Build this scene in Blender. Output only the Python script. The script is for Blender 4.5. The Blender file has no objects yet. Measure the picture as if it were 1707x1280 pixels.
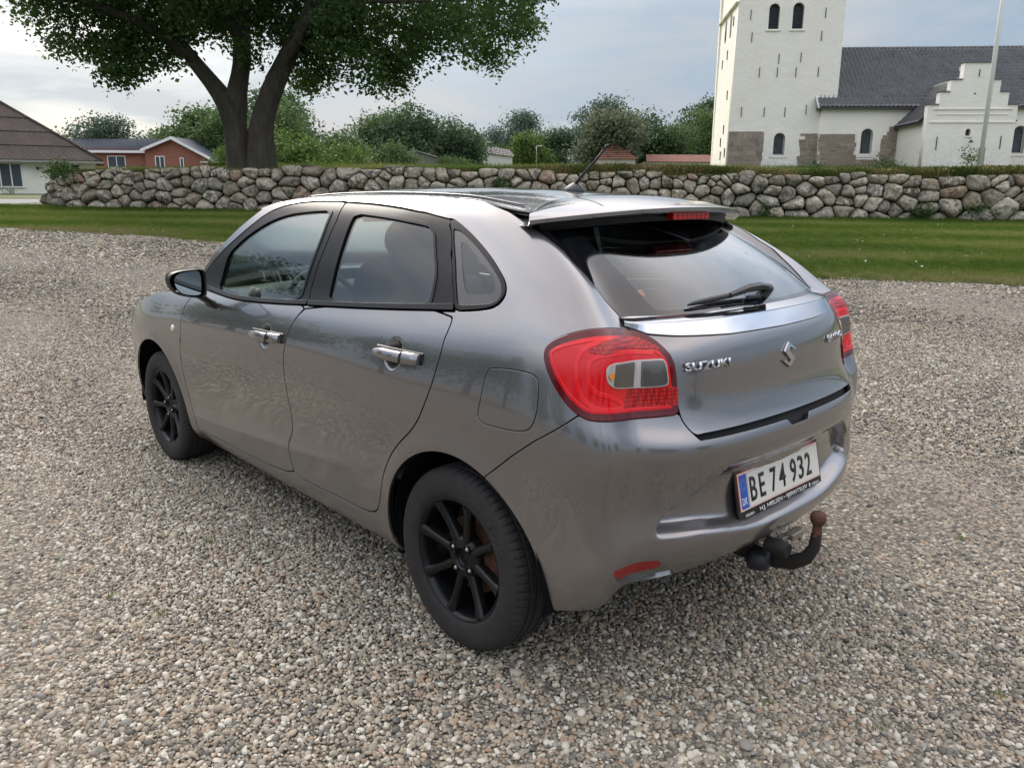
import numpy as np
import bpy, bmesh, math, random
from mathutils import Vector, Matrix
COL=bpy.context.scene.collection
LOCAL=set()
R=math.radians
def wloc(o):
    if o is None: return Vector((0,0,0))
    return wloc(o.parent)+(o.matrix_parent_inverse.translation if o.parent else Vector((0,0,0)))+o.location
def link(name,data,mat=None,parent=None,kind=None,label=None,cat=None,group=None):
    o=bpy.data.objects.new(name,data); COL.objects.link(o)
    if mat is not None and data is not None:
        for m in (mat if isinstance(mat,(list,tuple)) else [mat]): data.materials.append(m)
    if parent is not None:
        o.parent=parent
        if parent.name in LOCAL: LOCAL.add(o.name)      # children of placed things use local coordinates
        else: o.matrix_parent_inverse=Matrix.Translation(-wloc(parent))
    tag(o,label,cat,group,kind); return o
def tag(o,label=None,cat=None,group=None,kind=None):
    if label: o['label']=label
    if cat: o['category']=cat
    if group: o['group']=group
    if kind: o['kind']=kind
    return o
def empty(name,loc,label=None,cat=None,group=None,rz=0):
    o=bpy.data.objects.new(name,None); COL.objects.link(o); o.location=loc; o.rotation_euler=(0,0,rz); o.empty_display_size=.2
    return tag(o,label,cat,group)
# site frame: x right of the view, y ahead of it, origin under the camera
SITE_ROT=-.749-math.pi/2
def site(ex,ey,z=0.):
    c,s_=math.cos(SITE_ROT),math.sin(SITE_ROT); return Vector((-1.831+c*ex-s_*ey,2.310+s_*ex+c*ey,z))
def place(name,ex,ey,z=0,rz=0,label=None,cat=None,group=None):
    o=empty(name,site(ex,ey,z),label,cat,group,SITE_ROT+rz); LOCAL.add(o.name); return o
def put(o,ex=0,ey=0,z=0,rz=0):
    o.location=site(ex,ey,z); o.rotation_euler=(0,0,SITE_ROT+rz); return o
def npmesh(name,V,F,attrs=None,smooth=False):
    """fast mesh from numpy arrays; F (n,k)"""
    me=bpy.data.meshes.new(name); V=np.asarray(V,np.float32); F=np.asarray(F,np.int32); k=F.shape[1]
    me.vertices.add(len(V)); me.vertices.foreach_set('co',V.ravel()); me.loops.add(F.size); me.loops.foreach_set('vertex_index',F.ravel())
    me.polygons.add(len(F)); me.polygons.foreach_set('loop_start',np.arange(0,F.size,k,dtype=np.int32)); me.update(calc_edges=True)
    if smooth: me.polygons.foreach_set('use_smooth',np.ones(len(F),bool))
    for nme,(dom,typ,arr) in (attrs or {}).items():
        a=me.attributes.new(nme,typ,dom); a.data.foreach_set('value' if typ in('FLOAT','INT') else 'vector',np.asarray(arr,np.float32 if typ!='INT' else np.int32).ravel())
    return me
class MB:
    def __init__(s): s.v=[];s.f=[];s.m=[];s.n=0;s.mi=0;s.sm=[];s.smooth=False
    def add(s,V,F):
        b=s.n; V=[tuple(map(float,p)) for p in V]; s.v+=V; s.n+=len(V)
        s.f+=[tuple(b+i for i in f) for f in F]; s.m+=[s.mi]*len(F); s.sm+=[s.smooth]*len(F); return b
    def box(s,x0,y0,z0,x1,y1,z1,M=None):
        V=[(x,y,z) for z in(z0,z1) for y in(y0,y1) for x in(x0,x1)]
        if M is not None: V=[tuple(M@Vector(p)) for p in V]
        s.add(V,[(0,2,3,1),(4,5,7,6),(0,1,5,4),(2,6,7,3),(0,4,6,2),(1,3,7,5)])
    def prism(s,pts,a,b,cap=True):
        """pts: list of 3D points; extruded by vector from a to b offsets"""
        n=len(pts); a=Vector(a);b=Vector(b)
        V=[tuple(Vector(p)+a) for p in pts]+[tuple(Vector(p)+b) for p in pts]
        F=[(i,(i+1)%n,n+(i+1)%n,n+i) for i in range(n)]
        if cap: F+=[tuple(range(n))[::-1],tuple(range(n,2*n))]
        s.add(V,F)
    def tube(s,pts,r,seg=8,cap=True):
        pts=[Vector(p) for p in pts]; n=len(pts); rr=r if isinstance(r,(list,tuple)) else [r]*n
        up=Vector((0,0,1)); V=[]; prev=None
        for i,p in enumerate(pts):
            d=(pts[min(i+1,n-1)]-pts[max(i-1,0)]).normalized()
            if prev is None:
                a=d.cross(up)
                if a.length<.1: a=d.cross(Vector((1,0,0)))
            else: a=prev-d*prev.dot(d)
            a.normalize(); prev=a; b=d.cross(a)
            for k in range(seg):
                t=2*math.pi*k/seg; V.append(tuple(p+(a*math.cos(t)+b*math.sin(t))*rr[i]))
        F=[(i*seg+k,i*seg+(k+1)%seg,(i+1)*seg+(k+1)%seg,(i+1)*seg+k) for i in range(n-1) for k in range(seg)]
        if cap: F+=[tuple(range(seg))[::-1],tuple(range((n-1)*seg,n*seg))]
        s.add(V,F)
    def lathe(s,prof,seg=32,M=None,cap=False,closed=False):
        """prof: (r,h) about local z axis"""
        V=[];n=len(prof)
        for k in range(seg):
            t=2*math.pi*k/seg
            for r,h in prof: V.append((r*math.cos(t),r*math.sin(t),h))
        if M is not None: V=[tuple(M@Vector(p)) for p in V]
        m=n if closed else n-1
        F=[(k*n+i,((k+1)%seg)*n+i,((k+1)%seg)*n+(i+1)%n,k*n+(i+1)%n) for k in range(seg) for i in range(m)]
        s.add(V,F)
    def ball(s,c,r,seg=16,rings=10,sc=(1,1,1)):
        V=[];F=[]
        for i in range(rings+1):
            a=math.pi*i/rings
            for k in range(seg):
                t=2*math.pi*k/seg; V.append((c[0]+r*sc[0]*math.sin(a)*math.cos(t),c[1]+r*sc[1]*math.sin(a)*math.sin(t),c[2]+r*sc[2]*math.cos(a)))
        for i in range(rings):
            for k in range(seg): F.append((i*seg+k,(i+1)*seg+k,(i+1)*seg+(k+1)%seg,i*seg+(k+1)%seg))
        s.add(V,F)
    def grid(s,P):
        h=len(P);w=len(P[0]); s.add([p for r in P for p in r],[(i*w+j,i*w+j+1,(i+1)*w+j+1,(i+1)*w+j) for i in range(h-1) for j in range(w-1)])
    def mesh(s,name='mesh'):
        me=bpy.data.meshes.new(name); me.from_pydata(s.v,[],s.f); me.polygons.foreach_set('material_index',s.m)
        me.polygons.foreach_set('use_smooth',s.sm); me.validate(); return me
    def build(s,name,mat,parent=None,smooth=None,angle=None,bevel=None,**k):
        if smooth is not None: s.sm=[smooth]*len(s.f)
        me=s.mesh(name); o=link(name,me,mat,parent,**k)
        if angle is not None: me.set_sharp_from_angle(angle=R(angle))
        if bevel:
            b=o.modifiers.new('bevel','BEVEL'); b.width=bevel; b.segments=2; b.limit_method='ANGLE'; b.harden_normals=False
        return o
def rotM(loc,rx=0,ry=0,rz=0):
    from mathutils import Euler
    return Matrix.Translation(loc)@Euler((rx,ry,rz)).to_matrix().to_4x4()
# ---------- materials ----------
class NT:
    def __init__(s,name):
        s.m=bpy.data.materials.new(name); s.m.use_nodes=True; s.t=s.m.node_tree; s.b=s.t.nodes['Principled BSDF']; s.o=s.t.nodes['Material Output']
    def n(s,k,**kw):
        x=s.t.nodes.new('ShaderNode'+k)
        for a,b in kw.items():
            if a[0]=='i' and a[1:].isdigit(): x.inputs[int(a[1:])].default_value=b
            elif hasattr(x,a): setattr(x,a,b)
            else: x.inputs[a.replace('_',' ')].default_value=b
        return x
    def l(s,a,b): s.t.links.new(a,b)
    def ramp(s,fac,stops,interp='LINEAR'):
        r=s.n('ValToRGB'); r.color_ramp.interpolation=interp; e=r.color_ramp.elements
        while len(e)<len(stops): e.new(.5)
        for k,(p,c) in enumerate(stops): e[k].position=p; e[k].color=(c if len(c)==4 else (*c,1)) if isinstance(c,tuple) else (c,c,c,1)
        s.l(fac,r.inputs[0]); return r.outputs[0]
    def noise(s,vec,scale,detail=4,rough=.55,out=0,dist=0):
        x=s.n('TexNoise'); x.inputs['Scale'].default_value=scale; x.inputs['Detail'].default_value=detail; x.inputs['Roughness'].default_value=rough; x.inputs['Distortion'].default_value=dist
        if vec is not None: s.l(vec,x.inputs['Vector'])
        return x.outputs[out]
    def mix(s,fac,a,b,mode='MIX'):
        x=s.n('Mix'); x.data_type='RGBA'; x.blend_type=mode
        for v,i in((fac,0),(a,6),(b,7)):
            if isinstance(v,(int,float)): x.inputs[i].default_value=v
            elif isinstance(v,tuple): x.inputs[i].default_value=v if len(v)==4 else (*v,1)
            else: s.l(v,x.inputs[i])
        return x.outputs[2]
    def math(s,op,a,b=0,c=None):
        x=s.n('Math'); x.operation=op
        for v,i in((a,0),(b,1))+(((c,2),) if c is not None else ()):
            if isinstance(v,(int,float)): x.inputs[i].default_value=v
            else: s.l(v,x.inputs[i])
        return x.outputs[0]
    def bump(s,h,strength=.3,dist=.01,nrm=None):
        x=s.n('Bump'); x.inputs['Strength'].default_value=strength; x.inputs['Distance'].default_value=dist; s.l(h,x.inputs['Height'])
        if nrm is not None: s.l(nrm,x.inputs['Normal'])
        return x.outputs[0]
    def set(s,**kw):
        for a,v in kw.items():
            i=s.b.inputs[a.replace('_',' ')]
            if isinstance(v,(int,float)): i.default_value=v
            elif isinstance(v,tuple): i.default_value=v if len(v)==4 or len(v)==0 else (*v,1)
            else: s.l(v,i)
        return s
    def obj(s): return s.n('TexCoord').outputs['Object']
def simple(name,col,rough=.5,metal=0,coat=0,spec=.5,**kw):
    t=NT(name); t.set(Base_Color=col,Roughness=rough,Metallic=metal); t.b.inputs['Coat Weight'].default_value=coat; t.b.inputs['Coat Roughness'].default_value=.03; t.b.inputs['Specular IOR Level'].default_value=spec
    t.set(**kw); return t.m
# ---------------- camera, world, sun ----------------
SC=bpy.context.scene
cam=bpy.data.cameras.new('camera'); CAM=bpy.data.objects.new('camera',cam); COL.objects.link(CAM); SC.camera=CAM
def _cam():
    p,yaw,roll=.234,-.749,.007
    f=Vector((math.cos(yaw)*math.cos(p),math.sin(yaw)*math.cos(p),-math.sin(p))); r=Vector((math.sin(yaw),-math.cos(yaw),0)); u=r.cross(f)
    r2=r*math.cos(roll)+u*math.sin(roll); u2=-r*math.sin(roll)+u*math.cos(roll)
    CAM.matrix_world=Matrix(((r2.x,u2.x,-f.x,-1.831),(r2.y,u2.y,-f.y,2.310),(r2.z,u2.z,-f.z,1.439),(0,0,0,1)))
_cam(); cam.sensor_width=36; cam.lens=36*1326.5/1707; cam.clip_start=.05; cam.clip_end=4000
W=bpy.data.worlds.new('World'); SC.world=W; W.use_nodes=True
SUNDIR=(site(-.45,.89,0)-site(0,0,0)).normalized()*math.cos(math.radians(31))+Vector((0,0,math.sin(math.radians(31))))
def _world():
    t=NT.__new__(NT); t.t=W.node_tree; n=t.t.nodes; bg=n['Background']
    sky=t.n('TexSky'); sky.sky_type='NISHITA'; sky.sun_disc=False; sky.sun_elevation=math.radians(31); sky.sun_rotation=math.atan2(SUNDIR.x,SUNDIR.y); sky.air_density=1.; sky.dust_density=2.; sky.ozone_density=2.
    g=t.n('TexCoord').outputs['Generated']; sp=t.n('SeparateXYZ'); t.l(g,sp.inputs[0])
    # cloud layers seen in perspective: stretch towards the horizon
    zz=t.math('ADD',t.math('MAXIMUM',sp.outputs[2],0.),.16); dv=t.n('VectorMath'); dv.operation='DIVIDE'; cb=t.n('CombineXYZ'); [t.l(zz,cb.inputs[i]) for i in range(3)]; t.l(g,dv.inputs[0]); t.l(cb.outputs[0],dv.inputs[1])
    mp=t.n('Mapping'); mp.inputs['Scale'].default_value=(1,1,.0); mp.inputs['Location'].default_value=(13.16,12.27,0); t.l(dv.outputs[0],mp.inputs[0]); v=mp.outputs[0]
    n1=t.noise(v,.55,6,.55,dist=.5); n2=t.noise(v,1.6,7,.6,dist=.4)
    dens=t.ramp(t.math('ADD',t.math('MULTIPLY',n1,.72),t.math('MULTIPLY',n2,.28)),[(.36,.6),(.5,.92),(.60,1.)]); dens=t.math('MAXIMUM',dens,t.ramp(sp.outputs[2],[(.0,1.),(.14,0.)]))
    shade=t.ramp(n1,[(.40,(2.9,4.1,5.6)),(.50,(3.6,4.65,5.9)),(.58,(4.6,5.3,6.1)),(.68,(5.7,5.9,6.1))])
    shade=t.mix(.38,shade,t.ramp(n2,[(.40,(3.2,4.3,5.6)),(.60,(5.4,5.7,6.0))]))
    # the bright veil where the sun stands behind the cloud
    dt=t.n('VectorMath'); dt.operation='DOT_PRODUCT'; t.l(g,dt.inputs[0]); dt.inputs[1].default_value=tuple(SUNDIR)
    glow=t.ramp(dt.outputs['Value'],[(.62,0.),(.76,.12),(.86,.85),(1.,.8)]); gl=t.mix(glow,(1,1,1),(1.46,1.33,1.20)); shade=t.mix(1.,shade,gl,'MULTIPLY')
    up=t.ramp(sp.outputs[2],[(0.,(.40,.395,.40)),(.2,(.46,.455,.45)),(.42,(1.46,1.26,1.17)),(.7,(1.78,1.55,1.45)),(1.,(1.30,1.16,1.10))]); shade=t.mix(1.,shade,up,'MULTIPLY')
    c=t.mix(dens,t.mix(1.,sky.outputs[0],(.5,.5,.5),'MULTIPLY'),shade); t.l(c,bg.inputs[0]); bg.inputs[1].default_value=.12
_world()
sl=bpy.data.lights.new('sun','SUN'); SUN=bpy.data.objects.new('sun',sl); COL.objects.link(SUN); sl.energy=1.5; sl.angle=math.radians(24); sl.color=(1,.93,.82); SUN.rotation_euler=SUNDIR.to_track_quat('Z','Y').to_euler()
SC.view_settings.view_transform='Standard'; SC.view_settings.look='None'; SC.view_settings.exposure=1.0; SC.view_settings.gamma=1; SC.view_settings.use_curve_mapping=False
SC.cycles.max_bounces=8; SC.cycles.transparent_max_bounces=24; SC.cycles.caustics_reflective=False; SC.cycles.caustics_refractive=False
# ---------------- car body surface (left half), rear axle at x=0, forward +x ----------------
XS=[3.18,3.0,2.75,2.45,2.12,1.78,1.4,1.0,.62,.3,.02,-.2]
YX=[3.18,3.0,2.45,1.8,1.0,.3,-.2]
# row: z front(x=2.45), z rear-side(x=0), z rear centre, x rear centre, [y at YX]
ROWS=[
 (0.19,0.19,0.325,-0.565,[0.66,0.74,0.775,0.785,0.785,0.785,0.77]),
 (0.245,0.235,0.345,-0.615,[0.7,0.775,0.815,0.823,0.823,0.823,0.8]),
 (0.32,0.3,0.385,-0.662,[0.73,0.8,0.838,0.84,0.84,0.845,0.825]),
 (0.42,0.4,0.447,-0.692,[0.745,0.815,0.852,0.849,0.849,0.86,0.84]),
 (0.56,0.55,0.538,-0.668,[0.75,0.822,0.864,0.862,0.862,0.873,0.852]),
 (0.68,0.7,0.69,-0.685,[0.745,0.82,0.866,0.871,0.871,0.878,0.855]),
 (0.76,0.8,0.757,-0.68,[0.735,0.81,0.862,0.872,0.872,0.874,0.85]),
 (0.815,0.865,0.795,-0.656,[0.719,0.794,0.851,0.868,0.869,0.867,0.841]),
 (0.87,0.925,0.87,-0.63,[0.686,0.771,0.831,0.854,0.857,0.854,0.83]),
 (0.93,0.99,0.96,-0.62,[0.652,0.742,0.804,0.83,0.834,0.835,0.814]),
 (0.97,1.05,1.04,-0.594,[0.618,0.708,0.773,0.8,0.805,0.806,0.788]),
 (1.03,1.11,1.095,-0.525,[0.599,0.689,0.754,0.776,0.778,0.774,0.754]),
 (1.12,1.19,1.17,-0.435,[0.574,0.664,0.729,0.751,0.748,0.737,0.709]),
 (1.22,1.27,1.25,-0.31,[0.547,0.637,0.697,0.715,0.71,0.694,0.659]),
 (1.32,1.345,1.33,-0.155,[0.51,0.6,0.655,0.67,0.664,0.65,0.615]),
 (1.395,1.395,1.39,-0.01,[0.46,0.55,0.605,0.615,0.608,0.597,0.58]),
 (1.44,1.43,1.43,0.08,[0.4,0.49,0.545,0.55,0.545,0.535,0.528]),
]
def _pchip(x,xp,fp):
    o=np.argsort(xp); xp=np.array(xp,float)[o]; fp=np.array(fp,float)[o]
    h=np.diff(xp); d=np.diff(fp)/h; m=np.zeros(len(xp)); m[0]=d[0]; m[-1]=d[-1]
    for i in range(1,len(xp)-1): m[i]=(d[i-1]*h[i]+d[i]*h[i-1])/(h[i]+h[i-1])
    x=np.asarray(x,float); k=np.clip(np.searchsorted(xp,x)-1,0,len(h)-1)
    t=(x-xp[k])/h[k]
    return (2*t**3-3*t**2+1)*fp[k]+(t**3-2*t**2+t)*h[k]*m[k]+(-2*t**3+3*t**2)*fp[k+1]+(t**3-t**2)*h[k]*m[k+1]
def control():
    G=[]
    for ri,(zf,zs,zr,xr,ys) in enumerate(ROWS):
        hump={2:.022,3:.040,4:.030,5:.010}.get(ri,0)
        row=[]
        zl=lambda x: zs+(zf-zs)*x/2.45
        # front wrap: centre, y.3, y.55
        y0=ys[0]
        for fy,fx in((0,3.37),(.45,3.345),(.8,3.27)):
            row.append((fx,y0*fy,zl(2.9)))
        xe=max(-.2,xr+.40)
        for i,x in enumerate(XS):
            xx=x if x>=.62 else .62-(.62-x)*(.62-xe)/.82
            row.append((xx,float(_pchip(x,YX,ys)),zl(x)))
        ye=ys[-1]; k=ye/.835
        zb=zl(-.3)
        xl=row[-1][0]
        cor=[(.62,.967,.10),(.315,.880,.42),(.138,.748,.72),(.058,.60,.9),(.012,.33,1),(0,0,1)]
        for (fx,fy,fz),hm in zip(cor,(.3,.9,1.,.85,.4,0)):
            x=xr+(fx*(xl-xr) if fx>.2 else fx)
            row.append((x,.835*fy*(k if fy else 0),zb+(zr-zb)*fz+hump*hm))
        G.append(row)
    return np.array(G)
def _bs(t):
    t=t[:,None]; return np.concatenate([(1-t)**3,3*t**3-6*t**2+4,-3*t**3+3*t**2+3*t+1,t**3],1)/6
def _pad(G,ax,mode0,mode1):
    G=np.moveaxis(G,ax,0)
    a=2*G[0]-G[1] if mode0=='e' else G[1]*np.array([1,-1,1.])
    b=2*G[-1]-G[-2] if mode1=='e' else G[-2]*np.array([1,-1,1.])
    return np.moveaxis(np.concatenate([a[None],G,b[None]]),0,ax)
def _evalax(G,ax,u,m0,m1):
    P=np.moveaxis(_pad(G,ax,m0,m1),ax,0)
    n=P.shape[0]-2; k=np.clip(np.floor(u).astype(int),0,n-2); B=_bs(u-k)
    o=sum(B[:,j].reshape((-1,)+(1,)*(P.ndim-1))*P[k+j] for j in range(4))
    return np.moveaxis(o,0,ax)
def beval(G,u,v):
    return _evalax(_evalax(G,1,u,'m','m'),0,v,'e','e')
def surface(us,vs):
    G=control(); T=G.copy(); nr,nc=G.shape[:2]
    for _ in range(2): T=T+.8*(G-beval(T,np.arange(nc)*1.,np.arange(nr)*1.))
    return beval(T,us,vs),beval(T,np.arange(0,nc-1+1e-9,.1),np.array([5.]))[0]
def usamples(step=.012):
    # arc-length uniform sampling along row 5
    G=control(); nc=G.shape[1]; uu=np.linspace(0,nc-1,2000)
    P=beval(G,uu,np.array([5.]))[0]; L=np.r_[0,np.cumsum(np.linalg.norm(np.diff(P,axis=0),axis=1))]
    n=int(L[-1]/step); us=np.interp(np.linspace(0,L[-1],n+1),L,uu)
    s=np.interp(us,uu,L); i=np.argmin(np.abs(P[:,0]-0)+ (P[:,1]<.5)*9)
    return us,s-L[i]      # s = 0 at x=0 on the side, ~ -x on the side, growing round the rear corner
def sstep(a,b,x):
    t=np.clip((x-a)/(b-a),0,1); return t*t*(3-2*t)
def detail(P):
    x,y,z=P[...,0],P[...,1],P[...,2]
    out=P.copy()
    # wheel-arch flares
    for cx,r0,a in((0,.365,.010),(2.53,.36,.012)):
        r=np.hypot(x-cx,z-.30)
        w=np.exp(-((r-r0)/.055)**2)*(y>.6)
        out[...,1]+=a*w
    # swept crease low on the doors: the skin flares out to a ridge that climbs to the rear
    zk=np.interp(x,[.40,.47,.75,1.07,1.6,2.15],[.52,.50,.455,.42,.38,.345]); t=z-zk
    out[...,1]+=.014*np.where(t>0,np.exp(-t/.055),np.exp(t/.07))*sstep(.38,.75,x)*(1-sstep(1.95,2.15,x))
    # door-handle cups
    for cx,cz in((1.212,.867),(.311,.927)):
        r=np.hypot((x-cx)/.047,(z-cz)/.053)
        out[...,1]-=.021*np.clip(1-r**2,0,1)*sstep(1.0,.9,r)*(y>.6)
    # rear bumper: plate recess
    rear=sstep(-.35,-.5,x)
    cy=np.abs(y)
    hw=np.interp(z,[.45,.515,.556,.584,.612,.64,.67],[.590,.575,.55,.51,.46,.41,.36])
    zq=z-.040*sstep(.16,.50,cy)
    rec=(1-sstep(hw-.012,hw+.012,cy))*sstep(.452,.484,zq)*(1-sstep(.628,.69,z))
    out[...,0]+=rear*.050*rec
    return out
def bodygrid(step=.009,vstep=.08):
    us,s=usamples(step); vs=np.arange(0,len(ROWS)-1+1e-9,vstep)
    P,_=surface(us,vs); P=detail(P)
    return P,s,us,vs
def normals(P):
    du=np.gradient(P,axis=1); dv=np.gradient(P,axis=0)
    n=np.cross(du,dv); n[:,-1,1]=0; n[:,0,1]=0; n/=np.linalg.norm(n,axis=-1,keepdims=True)+1e-12
    return n
TR={'fd':[(-1.942,0.987),(-1.837,0.983),(-1.662,0.977),(-1.523,0.977),(-1.344,0.986),(-1.131,1.001),(-0.957,1.016),(-1.001,0.965),(-1.024,0.919),(-1.029,0.915),(-1.042,0.848),(-1.054,0.790),(-1.049,0.699),(-1.033,0.615),(-1.023,0.540),(-1.035,0.496),(-1.070,0.446),(-1.072,0.421),(-1.081,0.362),(-1.068,0.302),(-1.395,0.274),(-1.841,0.274),(-2.033,0.273),(-2.091,0.302),(-2.089,0.318),(-2.121,0.439),(-2.144,0.538),(-2.155,0.630),(-2.135,0.733),(-2.129,0.716),(-2.119,0.830),(-2.115,0.891),(-2.073,0.938),(-2.045,0.964)],
'rd':[(-0.947,1.015),(-0.441,1.055),(-0.065,1.087),(-0.091,1.013),(-0.088,0.970),(-0.094,0.930),(-0.102,0.884),(-0.115,0.842),(-0.138,0.788),(-0.162,0.742),(-0.187,0.709),(-0.214,0.682),(-0.254,0.648),(-0.291,0.612),(-0.326,0.568),(-0.357,0.521),(-0.347,0.536),(-0.371,0.493),(-0.386,0.455),(-0.402,0.412),(-0.419,0.376),(-0.438,0.348),(-0.464,0.330),(-0.498,0.319),(-0.561,0.310),(-0.720,0.309),(-0.877,0.302),(-1.062,0.298),(-1.081,0.362),(-1.072,0.421),(-1.070,0.446),(-1.035,0.496),(-1.023,0.540),(-1.033,0.615),(-1.049,0.699),(-1.054,0.790),(-1.042,0.848),(-1.029,0.915),(-1.024,0.919),(-1.001,0.965)],
'bumpline':[(0.160,0.636),(0.253,0.716),(0.329,0.775),(0.397,0.820),(0.462,0.863)],
'lamp':[(0.661,1.070),(0.630,1.075),(0.568,1.082),(0.511,1.084),(0.457,1.077),(0.404,1.065),(0.365,1.051),(0.341,1.034),(0.336,1.016),(0.349,0.988),(0.369,0.959),(0.392,0.930),(0.415,0.903),(0.440,0.880),(0.462,0.865),(0.480,0.856),(0.504,0.853),(0.553,0.850),(0.630,0.841),(0.701,0.840),(0.763,0.842),(0.794,0.844),(0.796,0.869),(0.796,0.902),(0.791,0.946),(0.784,0.981),(0.773,1.005),(0.754,1.026),(0.733,1.045),(0.709,1.059),(0.681,1.068)],
'lampclear':[(0.531,0.984),(0.538,0.994),(0.556,0.999),(0.614,0.995),(0.692,0.994),(0.748,0.996),(0.755,0.990),(0.763,0.958),(0.767,0.928),(0.758,0.923),(0.707,0.920),(0.639,0.923),(0.570,0.932),(0.549,0.942),(0.537,0.956)],
'lampC':[(0.733,1.006),(0.710,1.032),(0.664,1.047),(0.597,1.055),(0.511,1.059),(0.462,1.043),(0.441,1.014),(0.440,0.984),(0.449,0.943),(0.463,0.913),(0.482,0.891),(0.506,0.877),(0.549,0.871),(0.600,0.867),(0.621,0.881),(0.559,0.917),(0.518,0.925),(0.494,0.941),(0.484,0.976),(0.485,1.004),(0.513,1.017),(0.583,1.017),(0.673,1.010)],
'hatchlow':[(0.795,0.844),(0.804,0.826),(0.816,0.805),(0.829,0.789),(0.841,0.783),(0.869,0.782),(0.959,0.784),(1.060,0.785),(1.175,0.785)],
'hatchside':[(0.523,1.331),(0.532,1.319),(0.566,1.273),(0.567,1.242),(0.593,1.211),(0.626,1.147),(0.654,1.112),(0.665,1.086),(0.664,1.071)],
'fuel':[(0.124,0.939),(0.132,0.947),(0.145,0.953),(0.205,0.959),(0.269,0.961),(0.305,0.958),(0.323,0.951),(0.334,0.936),(0.337,0.909),(0.336,0.873),(0.330,0.842),(0.320,0.818),(0.309,0.805),(0.290,0.797),(0.249,0.791),(0.160,0.788),(0.122,0.792),(0.110,0.805),(0.109,0.822),(0.116,0.869),(0.117,0.909)],
'refl':[(0.553,0.417),(0.560,0.424),(0.716,0.418),(0.729,0.417),(0.737,0.403),(0.738,0.391),(0.716,0.382),(0.597,0.376),(0.571,0.391),(0.557,0.406)],
'reflnotch':[(0.552,0.415),(0.560,0.424),(0.715,0.420),(0.733,0.415),(0.826,0.339),(0.816,0.328),(0.756,0.320),(0.609,0.351),(0.569,0.382)],
'fdglass':[(-1.802,0.993),(-1.792,1.085),(-1.775,1.161),(-1.698,1.213),(-1.623,1.255),(-1.534,1.294),(-1.448,1.325),(-1.332,1.350),(-1.180,1.364),(-1.035,1.371),(-1.017,1.315),(-1.013,1.252),(-1.020,1.181),(-1.029,1.113),(-1.033,1.028),(-1.266,1.009),(-1.452,0.997),(-1.667,0.992)],
'drip':[(-2.016,1.049),(-1.933,1.118),(-1.828,1.186),(-1.724,1.246),(-1.637,1.295),(-1.574,1.333),(-1.512,1.361),(-1.429,1.384),(-1.324,1.398),(-1.213,1.405),(-1.030,1.407),(-0.994,1.404),(-0.830,1.400),(-0.590,1.389),(-0.108,1.374),(0.120,1.357),(0.151,1.354)],
'apillar':[(-2.021,1.059),(-1.951,1.127),(-1.849,1.199),(-1.743,1.268),(-1.659,1.317),(-1.602,1.354),(-1.548,1.382)],
'dgap':[(-0.994,1.404),(-0.960,1.334),(-0.960,1.249),(-0.971,1.153),(-0.974,1.073),(-0.958,1.022)],
'rdrear':[(0.126,1.357),(0.067,1.335),(-0.033,1.249),(-0.054,1.167),(-0.056,1.114),(-0.057,1.086)],
'qouter':[(0.128,1.357),(0.169,1.356),(0.181,1.345),(0.193,1.320),(0.205,1.286),(0.219,1.248),(0.227,1.216),(0.235,1.189),(0.229,1.170),(0.214,1.152),(0.190,1.136),(0.155,1.119),(0.109,1.107),(0.039,1.097),(-0.057,1.086),(-0.056,1.114),(-0.054,1.167),(-0.033,1.249),(0.067,1.335)],
'qglass':[(0.076,1.326),(0.109,1.326),(0.140,1.319),(0.165,1.286),(0.187,1.242),(0.204,1.205),(0.211,1.181),(0.203,1.161),(0.185,1.143),(0.155,1.129),(0.115,1.119),(0.020,1.109),(-0.037,1.103),(-0.043,1.115),(-0.035,1.195),(0.006,1.278)],
'qclear':[(0.063,1.282),(0.087,1.289),(0.103,1.289),(0.121,1.268),(0.145,1.237),(0.166,1.213),(0.180,1.191),(0.176,1.174),(0.161,1.158),(0.132,1.148),(0.029,1.139),(0.012,1.145),(0.005,1.166),(0.017,1.224)],
'rdglass':[(-0.865,1.363),(-0.707,1.356),(-0.500,1.347),(-0.226,1.337),(-0.102,1.327),(-0.146,1.257),(-0.147,1.198),(-0.164,1.151),(-0.192,1.087),(-0.449,1.070),(-0.628,1.056),(-0.823,1.041),(-0.837,1.117),(-0.848,1.229),(-0.857,1.317)],
'rdseal':[(-0.909,1.380),(-0.783,1.374),(-0.525,1.361),(-0.143,1.347),(-0.067,1.339),(-0.131,1.258),(-0.131,1.195),(-0.180,1.086)],
'ditch':[(-0.738,1.433),(0.215,1.430),(0.436,1.418),(0.629,1.392),(0.676,1.381)],
'sticker':[(0.774,1.170),(0.796,1.174),(0.799,1.158),(0.787,1.152)],
'rgclear':[(0.756,1.330),(0.743,1.271),(0.785,1.125),(0.808,1.117),(0.872,1.116)],
'garlow':[(0.676,1.070),(0.696,1.064),(0.724,1.053),(0.780,1.050),(0.811,1.049),(0.997,1.044),(1.260,1.043)],
'gartop':[(0.675,1.089)]}
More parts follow.
